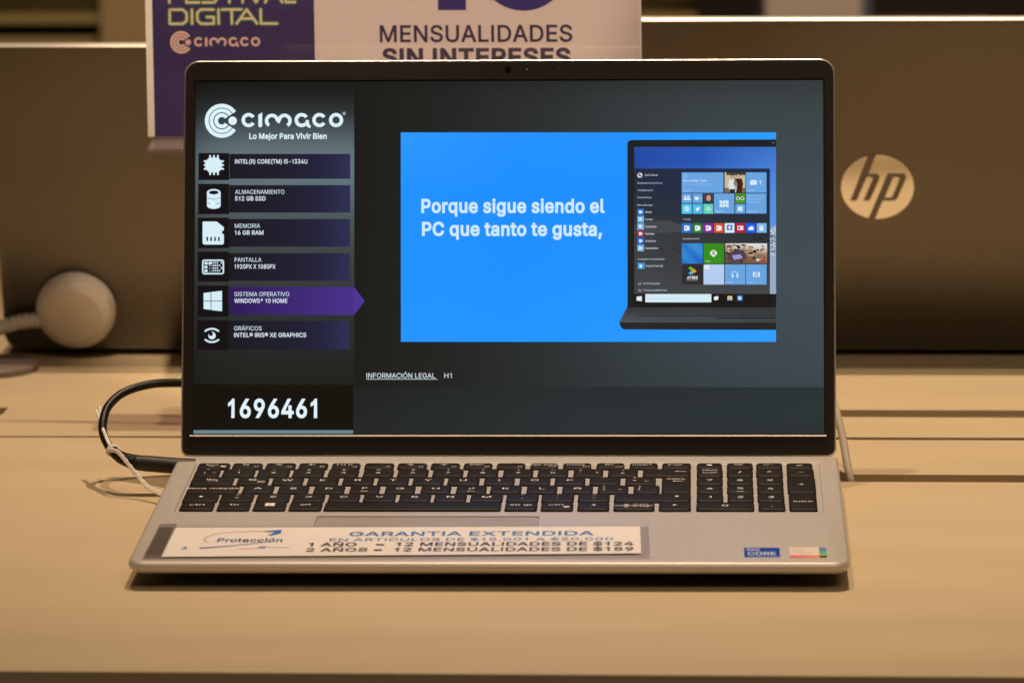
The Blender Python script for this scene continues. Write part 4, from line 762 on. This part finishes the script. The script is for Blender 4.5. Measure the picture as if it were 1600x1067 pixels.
zt('Trabajo', 640, 710, 858, 15, (190, 198, 208)); zt('Entretenimiento', 640, 792, 1037, 15, (190, 198, 206))
for x0, x1, c, t in ((629,719,(44,112,206),'W'), (729,817,(44,124,62),'X'), (828,917,(126,44,150),'N'), (926,1015,(212,80,44),'P'), (1025,1114,(226,236,246),''), (1125,1214,(176,34,70),''), (1222,1310,(26,96,232),''), (1320,1411,(122,182,232),'')):
    tile(x0, 886, x1, 975, c); m_ = (x0+x1)/2
    if t: tile(m_-8, 912, m_+26, 952, (232, 238, 244), 6); tile(m_-22, 908, m_+6, 956, (240, 244, 248), 6.3); zt(t, m_-17, m_+2, 944, 24, c, .02)
tile(1044, 902, 1096, 950, (34, 104, 214), 6); a.poly([Z4(1052, 926), Z4(1070, 910), Z4(1088, 926), Z4(1070, 942)], (230, 240, 250), 6.4)
tile(1142, 910, 1196, 950, (240, 226, 230), 6); tile(1148, 918, 1166, 940, (176, 34, 70), 6.4)
a.disc(*Z4(1258, 936), 2.6, 2.4, (235, 242, 252), 6); a.disc(*Z4(1274, 930), 3, 2.8, (235, 242, 252), 6); a.rect(*Z4(1243, 934), *Z4(1292, 950), (235, 242, 252), 6)
tile(1346, 906, 1380, 954, (232, 242, 250), 6); tile(1351, 912, 1375, 922, (122, 182, 232), 6.4)
E0 = 948.2  # second zoom sheet starts 160 units lower
def t5(x0, y0, x1, y1, c, l=5): tile(x0, y0+E0, x1, y1+E0, c, l)
p, q = Z4(629, 125+E0), Z4(822, 312+E0)
a.grid([p[0], (p[0]+q[0])/2, q[0]], [p[1], (p[1]+q[1])/2, q[1]], [[(40,120,200),(60,150,215),(40,130,205)],[(50,140,215),(36,110,200),(46,140,215)],[(34,100,190),(44,130,210),(30,96,190)]], 5)
t5(830, 125, 1017, 312, (52, 142, 28)); a.disc(*Z4(922, 217+E0), 5.3, 5.3, (238, 244, 236), 6)
a.stroke([Z4(902, 240+E0), Z4(922, 212+E0), Z4(944, 240+E0)], 1.5, (52, 142, 28), 6.4); a.stroke([Z4(906, 196+E0), Z4(922, 206+E0), Z4(938, 196+E0)], 1.3, (52, 142, 28), 6.4)
zt('Xbox', 846, 892, 296+E0, 14, (210, 232, 205))
p, q = Z4(1030, 125+E0), Z4(1415, 310+E0)
a.grid([p[0], (p[0]+q[0])/2, q[0]], [p[1], p[1]+9, p[1]+18, q[1]], [[(206,196,186),(226,226,228),(222,218,212)],[(178,140,104),(196,172,146),(216,206,196)],[(110,84,66),(140,104,78),(150,122,98)],[(84,66,56),(104,78,62),(126,98,78)]], 5)
random.seed(11)
for i in range(46):
    x = random.uniform(1040, 1400); y = random.uniform(140, 292); p = Z4(x, y+E0)
    c = random.choice([(64,48,40), (120,92,74), (176,130,90), (228,222,214), (98,88,120), (50,44,52), (196,168,140), (30,26,26)])
    w = random.uniform(1.2, 5); rx = min(w, p[0]-1134.2, 1198.4-p[0]); ry = random.uniform(.8, 2.6)
    if rx > .3: a.disc(*p, rx, ry, c, 5.3+.012*i, 10)
a.poly([Z4(1060, 240+E0), Z4(1120, 170+E0), Z4(1200, 190+E0), Z4(1230, 262+E0), Z4(1150, 296+E0), Z4(1080, 280+E0)], (74, 62, 84), 6.0)
a.poly([Z4(1092, 236+E0), Z4(1170, 226+E0), Z4(1192, 262+E0), Z4(1110, 278+E0)], (160, 150, 196), 6.1)
zt('8', 1366, 1396, 296+E0, 28, (186, 30, 38), .03)
t5(632, 320, 824, 506, (46, 45, 46))
for pts, c in (([(688,352),(712,340),(740,360),(714,376)], (120,190,50)), ([(716,378),(742,362),(766,382),(742,398)], (236,160,50)), ([(690,400),(716,380),(740,400),(714,416)], (84,176,232))): a.poly([Z4(x, y+E0) for x, y in pts], c, 6)
zt('ATRES', 678, 776, 452+E0, 22, (240, 240, 240), .03); zt('PLAYER', 678, 774, 471+E0, 14, (190, 190, 190), 0)
t5(830, 320, 1019, 506, (182, 204, 240)); t5(838, 328, 884, 362, (226, 234, 246), 6)
t5(1027, 320, 1215, 506, TL); a.arc(*Z4(1119, 414+E0), 5.2, 4.4, -10, 190, (225, 238, 250), 6, 16); t5(1091, 412, 1104, 442, (225, 238, 250), 6); t5(1134, 412, 1147, 442, (225, 238, 250), 6); zt('Música', 1036, 1106, 490+E0, 14, (170, 206, 242))
t5(1221, 320, 1411, 506, TL); t5(1286, 391, 1348, 434, (225, 238, 250), 6); t5(1300, 397, 1334, 428, TL, 6.3); a.poly([Z4(1311, 403+E0), Z4(1326, 412+E0), Z4(1311, 422+E0)], (225, 238, 250), 6.6); zt('Vídeo', 1236, 1294, 490+E0, 14, (170, 206, 242))
# task bar and pictured keyboard
t5(190, 592, 1499, 692, (26, 23, 22), 5)
a.poly([Z4(211, 618+E0), Z4(260, 612+E0), Z4(260, 660+E0), Z4(211, 654+E0)], (225, 236, 244), 6)
t5(292, 594, 901, 670, (214, 234, 246), 6); zt('Pregunta lo que quieras', 314, 594, 641+E0, 15, (176, 198, 214), 0)
a.poly([Z4(926, 622+E0), Z4(940, 614+E0), Z4(966, 614+E0), Z4(966, 640+E0), Z4(952, 650+E0), Z4(926, 650+E0)], (232, 236, 240), 6)
t5(1050, 612, 1094, 652, (232, 200, 110), 6); t5(1056, 632, 1088, 652, (110, 180, 220), 6.3); t5(1141, 608, 1188, 654, (48, 150, 226), 6); t5(1152, 620, 1176, 644, (225, 236, 246), 6.3)
a.grid([968.5, 1090, 1212.8], [480, 504.6], [[(50,53,55),(54,58,60),(50,54,56)], [(76,84,88),(70,77,80),(62,68,72)]], 2.5)
a.poly([(968.4, 479), (968.4, 504.7), (981.6, 479)], (32, 148, 255), 2.6)
a.poly([(968.4, 504.5), (1212.8, 504.5), (1212.8, 516), (976, 515.4), (971.6, 512.5)], (38, 37, 38), 2.7)
a.rect(981, 479, 1212.8, 480.6, (16, 15, 15), 3)
a.rect(998, 493.2, 1212.8, 494.2, (24, 26, 28), 3.3); a.rect(1121, 496.8, 1212.8, 498, (24, 26, 28), 3.3)
random.seed(5)
for r_ in range(3):
    for i in range(15):
        x = 1006+r_*5+i*14.6
        if x < 1210: a.poly([(x, 481.5+r_*3.6), (x+1.0, 481.5+r_*3.6), (x+.6, 484+r_*3.6), (x-.4, 484+r_*3.6)], (26, 28, 30), 3.4)
display = a.build('display', MAT['screen'], lid)

# ================================================================== warranty card on the palm rest
card = tag(empty('warranty_card', (0, 0, 0), YW), 'white extended warranty price card in a clear sleeve on the palm rest', 'card')
def sheet(pts, h, dens=12, curl=0):
    """quad sheet in laptop plane coordinates (mm), optional lift of its front right edge"""
    bm = bmesh.new(); (ax, ay), (bx, by), (cx, cy), (dx, dy) = pts; G = []
    for j in range(dens+1):
        row = []
        for i in range(dens*2+1):
            s, t = i/(dens*2), j/dens
            x = (ax*(1-s)+bx*s)*(1-t)+(dx*(1-s)+cx*s)*t; y = (ay*(1-s)+by*s)*(1-t)+(dy*(1-s)+cy*s)*t
            row.append(bm.verts.new(T(x*mm, y*mm, h+curl*t**3*max(0, s-.35)**1.5+curl*.15*t**2*math.sin(s*9)**2)))
        G.append(row)
    for j in range(dens):
        for i in range(dens*2): bm.faces.new((G[j][i], G[j][i+1], G[j+1][i+1], G[j+1][i]))
    return bm
from_bm('plastic_sleeve', sheet([(-171.3, -160.9), (79.2, -160.3), (81.0, -222.5), (-172.0, -228.4)], .0016, 8), MAT['sleeve'], card)
from_bm('sleeve_back', sheet([(-171.0, -161.2), (79.0, -160.6), (80.6, -227.8), (-172.6, -230.4)], .0004, 8), acrylic('clear_sleeve_back', (.86, .84, .84), .05, .2, .05), card)
from_bm('sleeve_reflection', sheet([(-171.2, -161.0), (-162.4, -161.0), (-162.8, -226.0), (-171.9, -227.6)], .0019, 6), acrylic('painted_sleeve_reflection', (.52, .51, .50), .07, .2, .05), card)  # dark tint stands in for a reflection along the sleeve's left edge
paper = from_bm('paper', sheet([(-163.8, -165.9), (74.7, -162.5), (76.1, -218.6), (-163.4, -226.6)], .0009, 10), mat('white_card_paper', (.88, .87, .85), .7, noise=((60, 60, 60), .02, 0)), card)
a = Art(lambda x, y, h: T(x*mm, y*mm, .00098+h), False, 2e-5)
BL, BKK = (52, 128, 196), (52, 44, 42)
b_ = Art(lambda x, y, h: T(x*mm, (y+.017*(x+80))*mm, .00098+h), False, 2e-5)
b_.text('GARANTIA EXTENDIDA', -72.7, -183.6, 8.6, BL, x1=51.6, bold=.016)
b_.text('EN ARTICULOS DE $15,001 A $20,000', -81.8, -194.4, 5.8, BL, x1=61.5, bold=.004)
b_.text('1 AÑO    =  12 MENSUALIDADES DE $124', -91.6, -205.0, 7.2, BKK, x1=72.0, bold=.022)
b_.text('2 AÑOS =  12 MENSUALIDADES DE $159', -91.9, -216.0, 7.2, BKK, x1=72.2, bold=.022)
a.text('Protección', -138.5, -196.5, 8.0, (38, 90, 160), x1=-105.5, bold=.02)
for k in range(20):
    t0, t1 = k/20, (k+1)/20
    f = lambda t: (-146+34*t, -209+2.5*math.sin(t*2.5)+12*t**2)
    a.stroke([f(t0), f(t1)], 1.9*(1-t0)+.3, (46, 92, 168), 3, cap=False)
a.arc(-127, -190, 19, 17.6, 95, 210, (220, 200, 196), 2, 24, ky=.85); a.arc(-121, -190, 17, 15.8, 60, 120, (226, 170, 158), 2.2, 18, ky=1.0); a.arc(-125, -196, 17, 15.8, 265, 320, (230, 180, 165), 2.2, 18, ky=.9)
a.poly([(-117, -173), (-108, -170.5), (-107.5, -178), (-112, -183), (-114, -182), (-111, -176)], (40, 120, 200), 3)
a.disc(-114.5, -207.5, 2.2, 1.7, (70, 130, 205), 3); a.rect(-111.5, -207.9, -101, -207.0, (160, 190, 225), 3)
a.poly([(-155, -211), (-153.2, -205), (-151.8, -211)], (80, 160, 215), 3)
a.fc += [[q+len(a.v) for q in f_] for f_ in b_.fc]; a.c += b_.c; a.v += [(x, y+.017*(x+80), l) for x, y, l in b_.v]
lt = a.build('printed_text', MAT['print_'], paper)

# ================================================================== charger cable, string
def P(v): return Vector(v)
cab = tag(empty('charger_cable', (-.19, -.012, .016)), 'black charger cable plugged into the left side of the front laptop', 'cable')
def at(root, ob): ob.location = -root.location if root.rotation_euler.z == 0 else ob.location; return ob
bm = bmesh.new()
tube(bm, [P((-.1690, -.0120, .0152)), P((-.1800, -.0121, .0158)), P((-.1960, -.0123, .0171)), P((-.2015, -.0123, .0176)), P((-.2020, -.0123, .0176))],
     lambda i, m: (.0044, .0044, .0044, .0041, .0032)[i], 24)
at(cab, from_bm('plug', bm, MAT['plug'], cab))
bm = bmesh.new()
rib = smooth_path([(-.2010, -.0122, .0176), (-.2050, -.0116, .0184), (-.2098, -.0095, .0197), (-.2138, -.0060, .0214)], 24)
tube(bm, rib, lambda i, m: (.0044-.0015*i/m)*(1.0 if (i % 8) < 5 else .76), 20)
at(cab, from_bm('strain_relief', bm, MAT['plug'], cab, angle=60))
cp = smooth_path([(-.2110, -.0085, .0202), (-.2138, -.0060, .0214), (-.2178, 0, .0238), (-.2218, .008, .0288), (-.2228, .014, .0346), (-.2210, .022, .0416), (-.2140, .030, .0476), (-.2027, .036, .0508), (-.1908, .040, .0515), (-.170, .047, .0490), (-.14, .060, .036), (-.10, .085, .016), (-.05, .12, .004), (.04, .125, .0035), (.10, .11, .0035), (.16, .075, .002), (.175, .040, -.012)], 10)
bm = bmesh.new(); tube(bm, cp, .0024, 16); at(cab, from_bm('cord', bm, mat('black_cord_jacket', (.010, .009, .008), .35), cab))
st = tag(empty('string_tie', (-.2134, -.010, .022)), 'thin white string knotted around the black charger cable', 'string')
def strand(pts, r=.0007, name='strand'):
    q = smooth_path(pts, 10); bm = bmesh.new()
    tube(bm, q, lambda i, m: r*(1+.22*math.sin(i*1.9)), 8); ob = from_bm(name, bm, MAT['string'], st); ob.location = -st.location
strand([(-.2290, .0300, .0380), (-.2262, .0220, .0362), (-.2232, .0110, .0330), (-.2196, .0020, .0285), (-.2172, -.0045, .0262), (-.2160, -.0060, .0245)], name='loose_end')
strand([(-.2272, .0310, .0398), (-.2248, .0220, .0366), (-.2226, .0110, .0330), (-.2190, .0015, .0285), (-.2160, -.0050, .0252), (-.2146, -.0075, .0232)], name='loose_end')
# the loop round the cable
q = Vector((-.2150, -.0045, .0224)); tdir = Vector((-.55, .75, .38)).normalized(); ax = tdir.cross(Vector((0, 0, 1))).normalized(); bx = tdir.cross(ax)
for off in (0, .0011):
    strand([q+tdir*off+ax*.0030*math.cos(k*math.pi/5)+bx*.0030*math.sin(k*math.pi/5) for k in range(11)], .00065, 'knot')
strand([(-.2160, -.0085, .0240), (-.2120, -.0135, .0246), (-.2085, -.0165, .0226), (-.2010, -.0215, .0150), (-.1930, -.0290, .0085), (-.1850, -.0370, .0062), (-.1780, -.0450, .0055)])
strand([(-.2160, -.0078, .0228), (-.2125, -.0130, .0238), (-.2088, -.0168, .0218), (-.2018, -.0215, .0146), (-.1940, -.0290, .0080), (-.1862, -.0370, .0055), (-.1790, -.0450, .0050)])

wc = tag(empty('white_cable', (.187, .03, 0)), 'white cable dropping into the table slot beside the front laptop', 'cable')
q = smooth_path([(.1894, .034, -.0279), (.1876, .0345, -.006), (.1866, .0355, .0005), (.1850, .040, .0075), (.1828, .050, .0190), (.1795, .060, .0310), (.1750, .072, .0400), (.165, .085, .042), (.14, .10, .030), (.10, .11, .0125), (.05, .112, .0095)], 8)
bm = bmesh.new(); tube(bm, q, .0022, 16); at(wc, from_bm('cord', bm, MAT['whitecable'], wc))
bm = bmesh.new(); box(bm, .02, .052, .104, .120, .0065, .0135, .002); at(wc, from_bm('connector', bm, MAT['white'], wc))

# ================================================================== acrylic sign behind the laptop
sign = tag(empty('promotion_sign', (-.0755, .20, 0)), 'purple and cream instalment sign in a clear acrylic holder behind the laptop', 'sign')
SR = R(.62); SX = Vector((math.cos(SR)*math.cos(R(4.6)), -math.sin(R(4.6)), math.sin(SR))); SZ = Vector((-math.sin(SR)*math.cos(R(5)), math.sin(R(5)), math.cos(SR)*math.cos(R(5))))
SN = -SX.cross(SZ)*-1
SO = Vector((-.2174, .20, .1662))-Vector(sign.location)
U = 1/2688.0    # one artwork unit in metres
SQ = lambda x, y, w=0.0: SO+SX*((x-234)*U)+SZ*((215-y)*U)+SN*w
a = Art(lambda x, y, h: SQ(x, y, h), True, 2e-5)
CR = (225, 226, 224)
a.rect(228, -330, 1006, 214, CR, 0)
a.grid([239, 370, 495.5], [-330, 0, 100, 214], [[(46,22,122)]*3, [(42,20,112)]*3, [(40,20,106)]*3, [(46,26,110)]*3], 1)
a.rect(239, 20, 495.5, 110, (36, 17, 98), 1.5)
IN = (38, 28, 76)
def glow(strokes):
    for w, c, l in ((9.2, (44, 40, 112), 2), (7.6, (40, 96, 76), 2.4), (5.6, (84, 168, 60), 2.8), (3.2, (238, 226, 204), 3.4)):
        for s_ in strokes: a.stroke(s_, w, c, l)
def zz(p): return [(220+x/2.963, y/2.963*.96+2.6) for x, y in p]
glow([zz(p) for p in (
    [(138,42),(200,42),(218,58),(218,94),(200,110),(138,110),(138,42)], [(243,42),(243,110)],
    [(345,42),(285,42),(268,58),(268,94),(285,110),(345,110),(345,78),(312,78)], [(368,42),(368,110)],
    [(384,42),(476,42)], [(430,42),(430,110)], [(452,110),(500,42),(548,110)], [(474,86),(526,86)], [(566,42),(566,110),(642,110)])])
glow([zz(p) for p in (
    [(205,-62),(138,-62),(138,8)], [(138,-28),(195,-28)], [(278,-62),(218,-62),(218,8),(278,8)], [(218,-28),(270,-28)],
    [(362,-62),(308,-62),(296,-46),(308,-28),(350,-28),(364,-12),(350,8),(294,8)], [(378,-62),(462,-62)], [(420,-62),(420,8)], [(482,-62),(482,8)],
    [(502,-62),(545,8),(588,-62)], [(588,8),(628,-62),(668,8)], [(606,-16),(650,-16)], [(684,-62),(684,8),(728,8)])])
shop_mark(a, 284, 67, .1035, (226, 206, 192), 3)
def stext(t, x0, x1, base, cap, b): a.text(t, x0, base, cap, IN, x1=x1, bold=b, layer=3)
a.rect(690, -120, 734, 18.6, (36, 26, 128), 3); a.poly([(690, -120), (690, -92), (664, -80), (664, -104)], (36, 26, 128), 3)
a.arc(824, -52, 72, 30, 0, 360, (36, 26, 128), 3, 48)
a.text('A 12 MESES', 600, -160, 60, IN, x1=900, bold=.01)
stext('MENSUALIDADES', 598, 899, 67.3, 25.0, .016)
stext('SIN INTERESES', 601, 896, 103.5, 25.0, .035)
paper = a.build('paper', MAT['print_'], sign)
def plate(x0, y0, x1, y1, w0, w1, m, name):
    bm = bmesh.new(); c = ((x0, y0), (x1, y0), (x1, y1), (x0, y1))
    loft(bm, [[SQ(*p_, w) for p_ in c] for w in (w0, w1)]); return from_bm(name, bm, m, sign, smooth=False)
plate(228, -332, 1006, 216, -.0022, -.0006, mat('paper_backing', (.6, .57, .54), .7), 'backing')
plate(240, -334, 1004, 217, .0010, .0028, MAT['acrylic'], 'front_pane')
bm = bmesh.new(); z0 = .1570
xl, xr = -.2170-sign.location.x, .0690-sign.location.x
loft(bm, [[(xl+.001, .022, z0+.0085), (xr, .022, z0+.0115), (xr, -.024, z0+.0065), (xl-.0005, -.024, z0+.0035)], [(xl+.001, .022, z0+.0108), (xr, .022, z0+.0138), (xr, -.024, z0+.0085), (xl-.0005, -.024, z0+.0055)]])
from_bm('foot_plate', bm, MAT['acrylicfoot'], sign, smooth=False)
bm = bmesh.new(); box(bm, -.03, .03, -.012, -.004, 0.004, z0+.006); from_bm('post', bm, MAT['acrylicfoot'], sign, smooth=False)
bm = bmesh.new(); box(bm, -.06, .06, -.05, .05, 0, .004, .001); from_bm('stand_plate', bm, MAT['acrylicfoot'], sign, smooth=False)

# ================================================================== the two laptops seen from behind
LEAN = R(16)
def back_laptop(x0, x1, y, length, z, label):
    w = x1-x0; cx = (x0+x1)/2
    root = tag(empty('laptop_from_behind', (cx, y, 0)), label, 'laptop', 'laptops seen from behind')
    u = Vector((0, -math.sin(LEAN), math.cos(LEAN))); n = Vector((0, -math.cos(LEAN), -math.sin(LEAN)))
    Q = lambda a_, b_, c_=0.0: Vector((a_, 0, z))+u*b_+n*c_
    l = lambda i, c_: [Q(p[0], p[1], c_) for p in rrect(-w/2+i, w/2-i, i, length-i, (.009, .009, .007, .007), 6)]
    bm = bmesh.new(); loft(bm, [l(.0022, -.0008), l(.0010, -.0003), l(.0003, -.0012), l(0, -.0022), l(0, -.0052), l(.0006, -.0060)], cap0=False)
    vs_ = [v_ for v_ in bm.verts]
    shell = from_bm('lid_shell', bm, MAT['lidedge'], root)
    bm = bmesh.new(); loft(bm, [l(.0009, -.0020), l(.0011, -.0002), l(.0019, 0)])
    from_bm('lid_panel', bm, MAT['lid'], root, angle=30)
    bm = bmesh.new(); loft(bm, [l(.002, -.0062), l(.002, -.0068)]); from_bm('bezel', bm, MAT['bezel'], root, smooth=False)
    bm = bmesh.new(); o = lambda i, z_: [(p[0], p[1], z_) for p in rrect(-w/2+i, w/2-i, .004+i, .232-i, .008, 4)]
    loft(bm, [o(.006, .002), o(0, .007), o(0, .016), o(.001, .017)]); from_bm('base_shell', bm, MAT['darkbase'], root)
    return root, Q
rb, Q = back_laptop(.0265, .3875, .4022, .2228, .004, 'grey laptop seen from behind with a round two-letter emblem on its lid')
# emblem
a = Art(lambda x, y, h: Q((x-612)*U_, .1118+(560-y)*U2_, .0002+h), True, 5e-5)
U_ = .0446/874; U2_ = .0430/766
chrome_bm = bmesh.new()
a.disc(612, 560, 437, 383, (250, 250, 250), 0, 72); a.into(chrome_bm, 0)
b_ = Art(a.f, True, 5e-5)
DKc = (50, 50, 50)
b_.poly([(497,176),(590,176),(510,385),(365,724),(287,724)], DKc, 2)
b_.poly([(440,400),(600,400),(626,412),(637,436),(632,468),(520,724),(442,724),(553,462),(550,446),(536,440),(430,440)], DKc, 2.4)
b_.poly([(733,398),(920,398),(944,408),(955,434),(950,466),(854,694),(836,716),(804,724),(678,724),(588,944),(506,944)], DKc, 2)
b_.into(chrome_bm, 1)
c_ = Art(a.f, True, 5e-5)
c_.poly([(801,440),(862,440),(876,450),(874,466),(792,664),(780,680),(766,684),(703,684)], (250, 250, 250), 4)
c_.poly([(482,440),(536,440),(550,446),(553,462),(442,724),(365,724)], (250, 250, 250), 3.4)
c_.into(chrome_bm, 0)
me = bpy.data.meshes.new('emblem'); chrome_bm.to_mesh(me); chrome_bm.free(); me.materials.append(MAT['chrome']); me.materials.append(MAT['lid'])
link(bpy.data.objects.new('emblem', me), rb)
lb, QL = back_laptop(-.3402, -.0085, .3985, .2068, .004, 'grey laptop seen from behind with a round white sensor stuck on its lid')

# round white alarm sensor on the left lid, with its ribbed cable
pc = lb.location + QL(-.2925+.17435, .0300, .0)
sensor = tag(empty('alarm_sensor', pc), 'round white alarm sensor with ribbed cable on the left rear laptop', 'sensor')
n = Vector((0, -math.cos(LEAN), -math.sin(LEAN))); u = Vector((0, -math.sin(LEAN), math.cos(LEAN))); xh = Vector((1, 0, 0))
bm = bmesh.new(); cir = lambda r, d, cx=0: [xh*(r*math.cos(t*math.pi/32)+cx)+u*(r*math.sin(t*math.pi/32))+n*d for t in range(64)]
loft(bm, [cir(.0238, .0004), cir(.0250, .0018), cir(.0252, .0050), cir(.0246, .0085), cir(.0228, .0118), cir(.0203, .0142), cir(.0180, .0154)], cap1=False)
from_bm('housing', bm, MAT['white'], sensor, angle=50)
bm = bmesh.new(); loft(bm, [cir(.0180, .0154), cir(.0176, .0157), cir(.0170, .0158)]); from_bm('cap', bm, mat('shaded_white_cap', (.62, .56, .465), .42, noise=((60, 60, 60), .03, .04)), sensor, angle=50)  # shade of the downward face is put into the cap's colour
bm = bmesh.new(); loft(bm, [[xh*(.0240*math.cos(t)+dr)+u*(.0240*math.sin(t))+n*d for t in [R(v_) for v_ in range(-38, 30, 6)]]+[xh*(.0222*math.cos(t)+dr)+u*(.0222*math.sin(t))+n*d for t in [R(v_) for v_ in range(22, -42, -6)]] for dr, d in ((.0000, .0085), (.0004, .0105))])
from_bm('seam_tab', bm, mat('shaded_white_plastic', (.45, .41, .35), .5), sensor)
bm = bmesh.new()
q = smooth_path([(-.0225, -.006, -.0075), (-.034, -.0065, -.0085), (-.046, -.008, -.0115), (-.062, -.012, -.015), (-.085, -.02, -.024), (-.11, -.03, -.030)], 24)
tube(bm, q, lambda i, m: .0050 if (i % 8) < 5 else .0041, 16); from_bm('ribbed_cable', bm, MAT['white'], sensor, angle=60)

# low round sensor dock on the table at the left
dk_ = tag(empty('round_dock', (-.3425, .350, 0)), 'low round grey dock on the table beside the left rear laptop', 'dock')
bm = bmesh.new(); cir2 = lambda r, z_: [(r*math.cos(t*math.pi/24), r*math.sin(t*math.pi/24), z_) for t in range(48)]
loft(bm, [cir2(.031, 0), cir2(.031, .0035), cir2(.0300, .0048), cir2(.0200, .0052)])
from_bm('housing', bm, mat('shaded_grey_dock', (.20, .17, .14), .5), dk_)  # grey darkened to carry the shadow the dock stands in

# ================================================================== blurred counter far behind
FY = 2.4
ctr = tag(empty('rear_counter', (0, FY, -.75)), 'olive brown counter with dark drawer gaps far behind the laptops', 'counter')
def cbox(name, x0, x1, y0, y1, z0, z1, m, parent=ctr, b=0):
    bm = bmesh.new(); L0 = parent.location
    box(bm, x0-L0.x, x1-L0.x, y0-L0.y, y1-L0.y, z0-L0.z, z1-L0.z, b); return from_bm(name, bm, m, parent, smooth=False)
olive = mat('olive_laminate', (.31, .26, .105), .55, noise=((5, 5, 5), .12, 0)); darkw = mat('dark_recess', (.06, .045, .022), .6); tanp = mat('tan_panel', (.36, .27, .14), .55)
cbox('drawer_front', -1.6, 1.9, FY, FY+.6, -.75, -.036, olive)
cbox('recess', -1.55, 1.85, FY+.03, FY+.6, -.0355, -.0205, darkw)
cbox('drawer_front', -1.6, 1.9, FY, FY+.6, -.020, .004, olive)
cbox('counter_top', -1.65, 1.95, FY-.005, FY+.62, .0045, .030, darkw)
cbox('end_panel', -.560, -.47, FY-.03, FY-.006, -.75, .03, tanp)
def far_thing(name, x0, x1, y0, y1, z0, z1, col, lab, cat, b=.004):
    root = tag(empty(name, ((x0+x1)/2, (y0+y1)/2, z0)), lab, cat)
    return root, cbox('body', x0, x1, y0, y1, z0, z1, mat(name+'_finish', col, .5, noise=((9, 9, 9), .05, 0)), root, b)
r1_, _ = far_thing('white_carton', .128, .2275, 2.28, 2.38, -.75, .16, (.62, .55, .50), 'tall white carton standing in front of the rear counter', 'carton')
cbox('side_stripe', .120, .1275, 2.281, 2.379, -.75, .158, mat('blue_grey_stripe', (.20, .21, .26), .5), r1_); cbox('side_stripe', .2280, .2355, 2.281, 2.379, -.75, .158, mat('blue_stripe', (.12, .14, .22), .5), r1_)
far_thing('dark_case', .060, .1195, 2.26, 2.37, -.75, .12, (.012, .009, .007), 'black case standing left of the white carton', 'case')
r2_, _ = far_thing('dark_printer', .237, .60, 2.25, 2.37, -.75, .14, (.018, .013, .010), 'dark machine with a paler tray right of the white carton', 'machine')
cbox('tray', .240, .352, 2.235, 2.249, -.0085, .0005, mat('grey_tray', (.16, .12, .10), .5), r2_)
far_thing('white_post', -.72, -.668, 2.26, 2.31, -.75, .3, (.50, .50, .55), 'pale post at the left end of the rear counter', 'post')
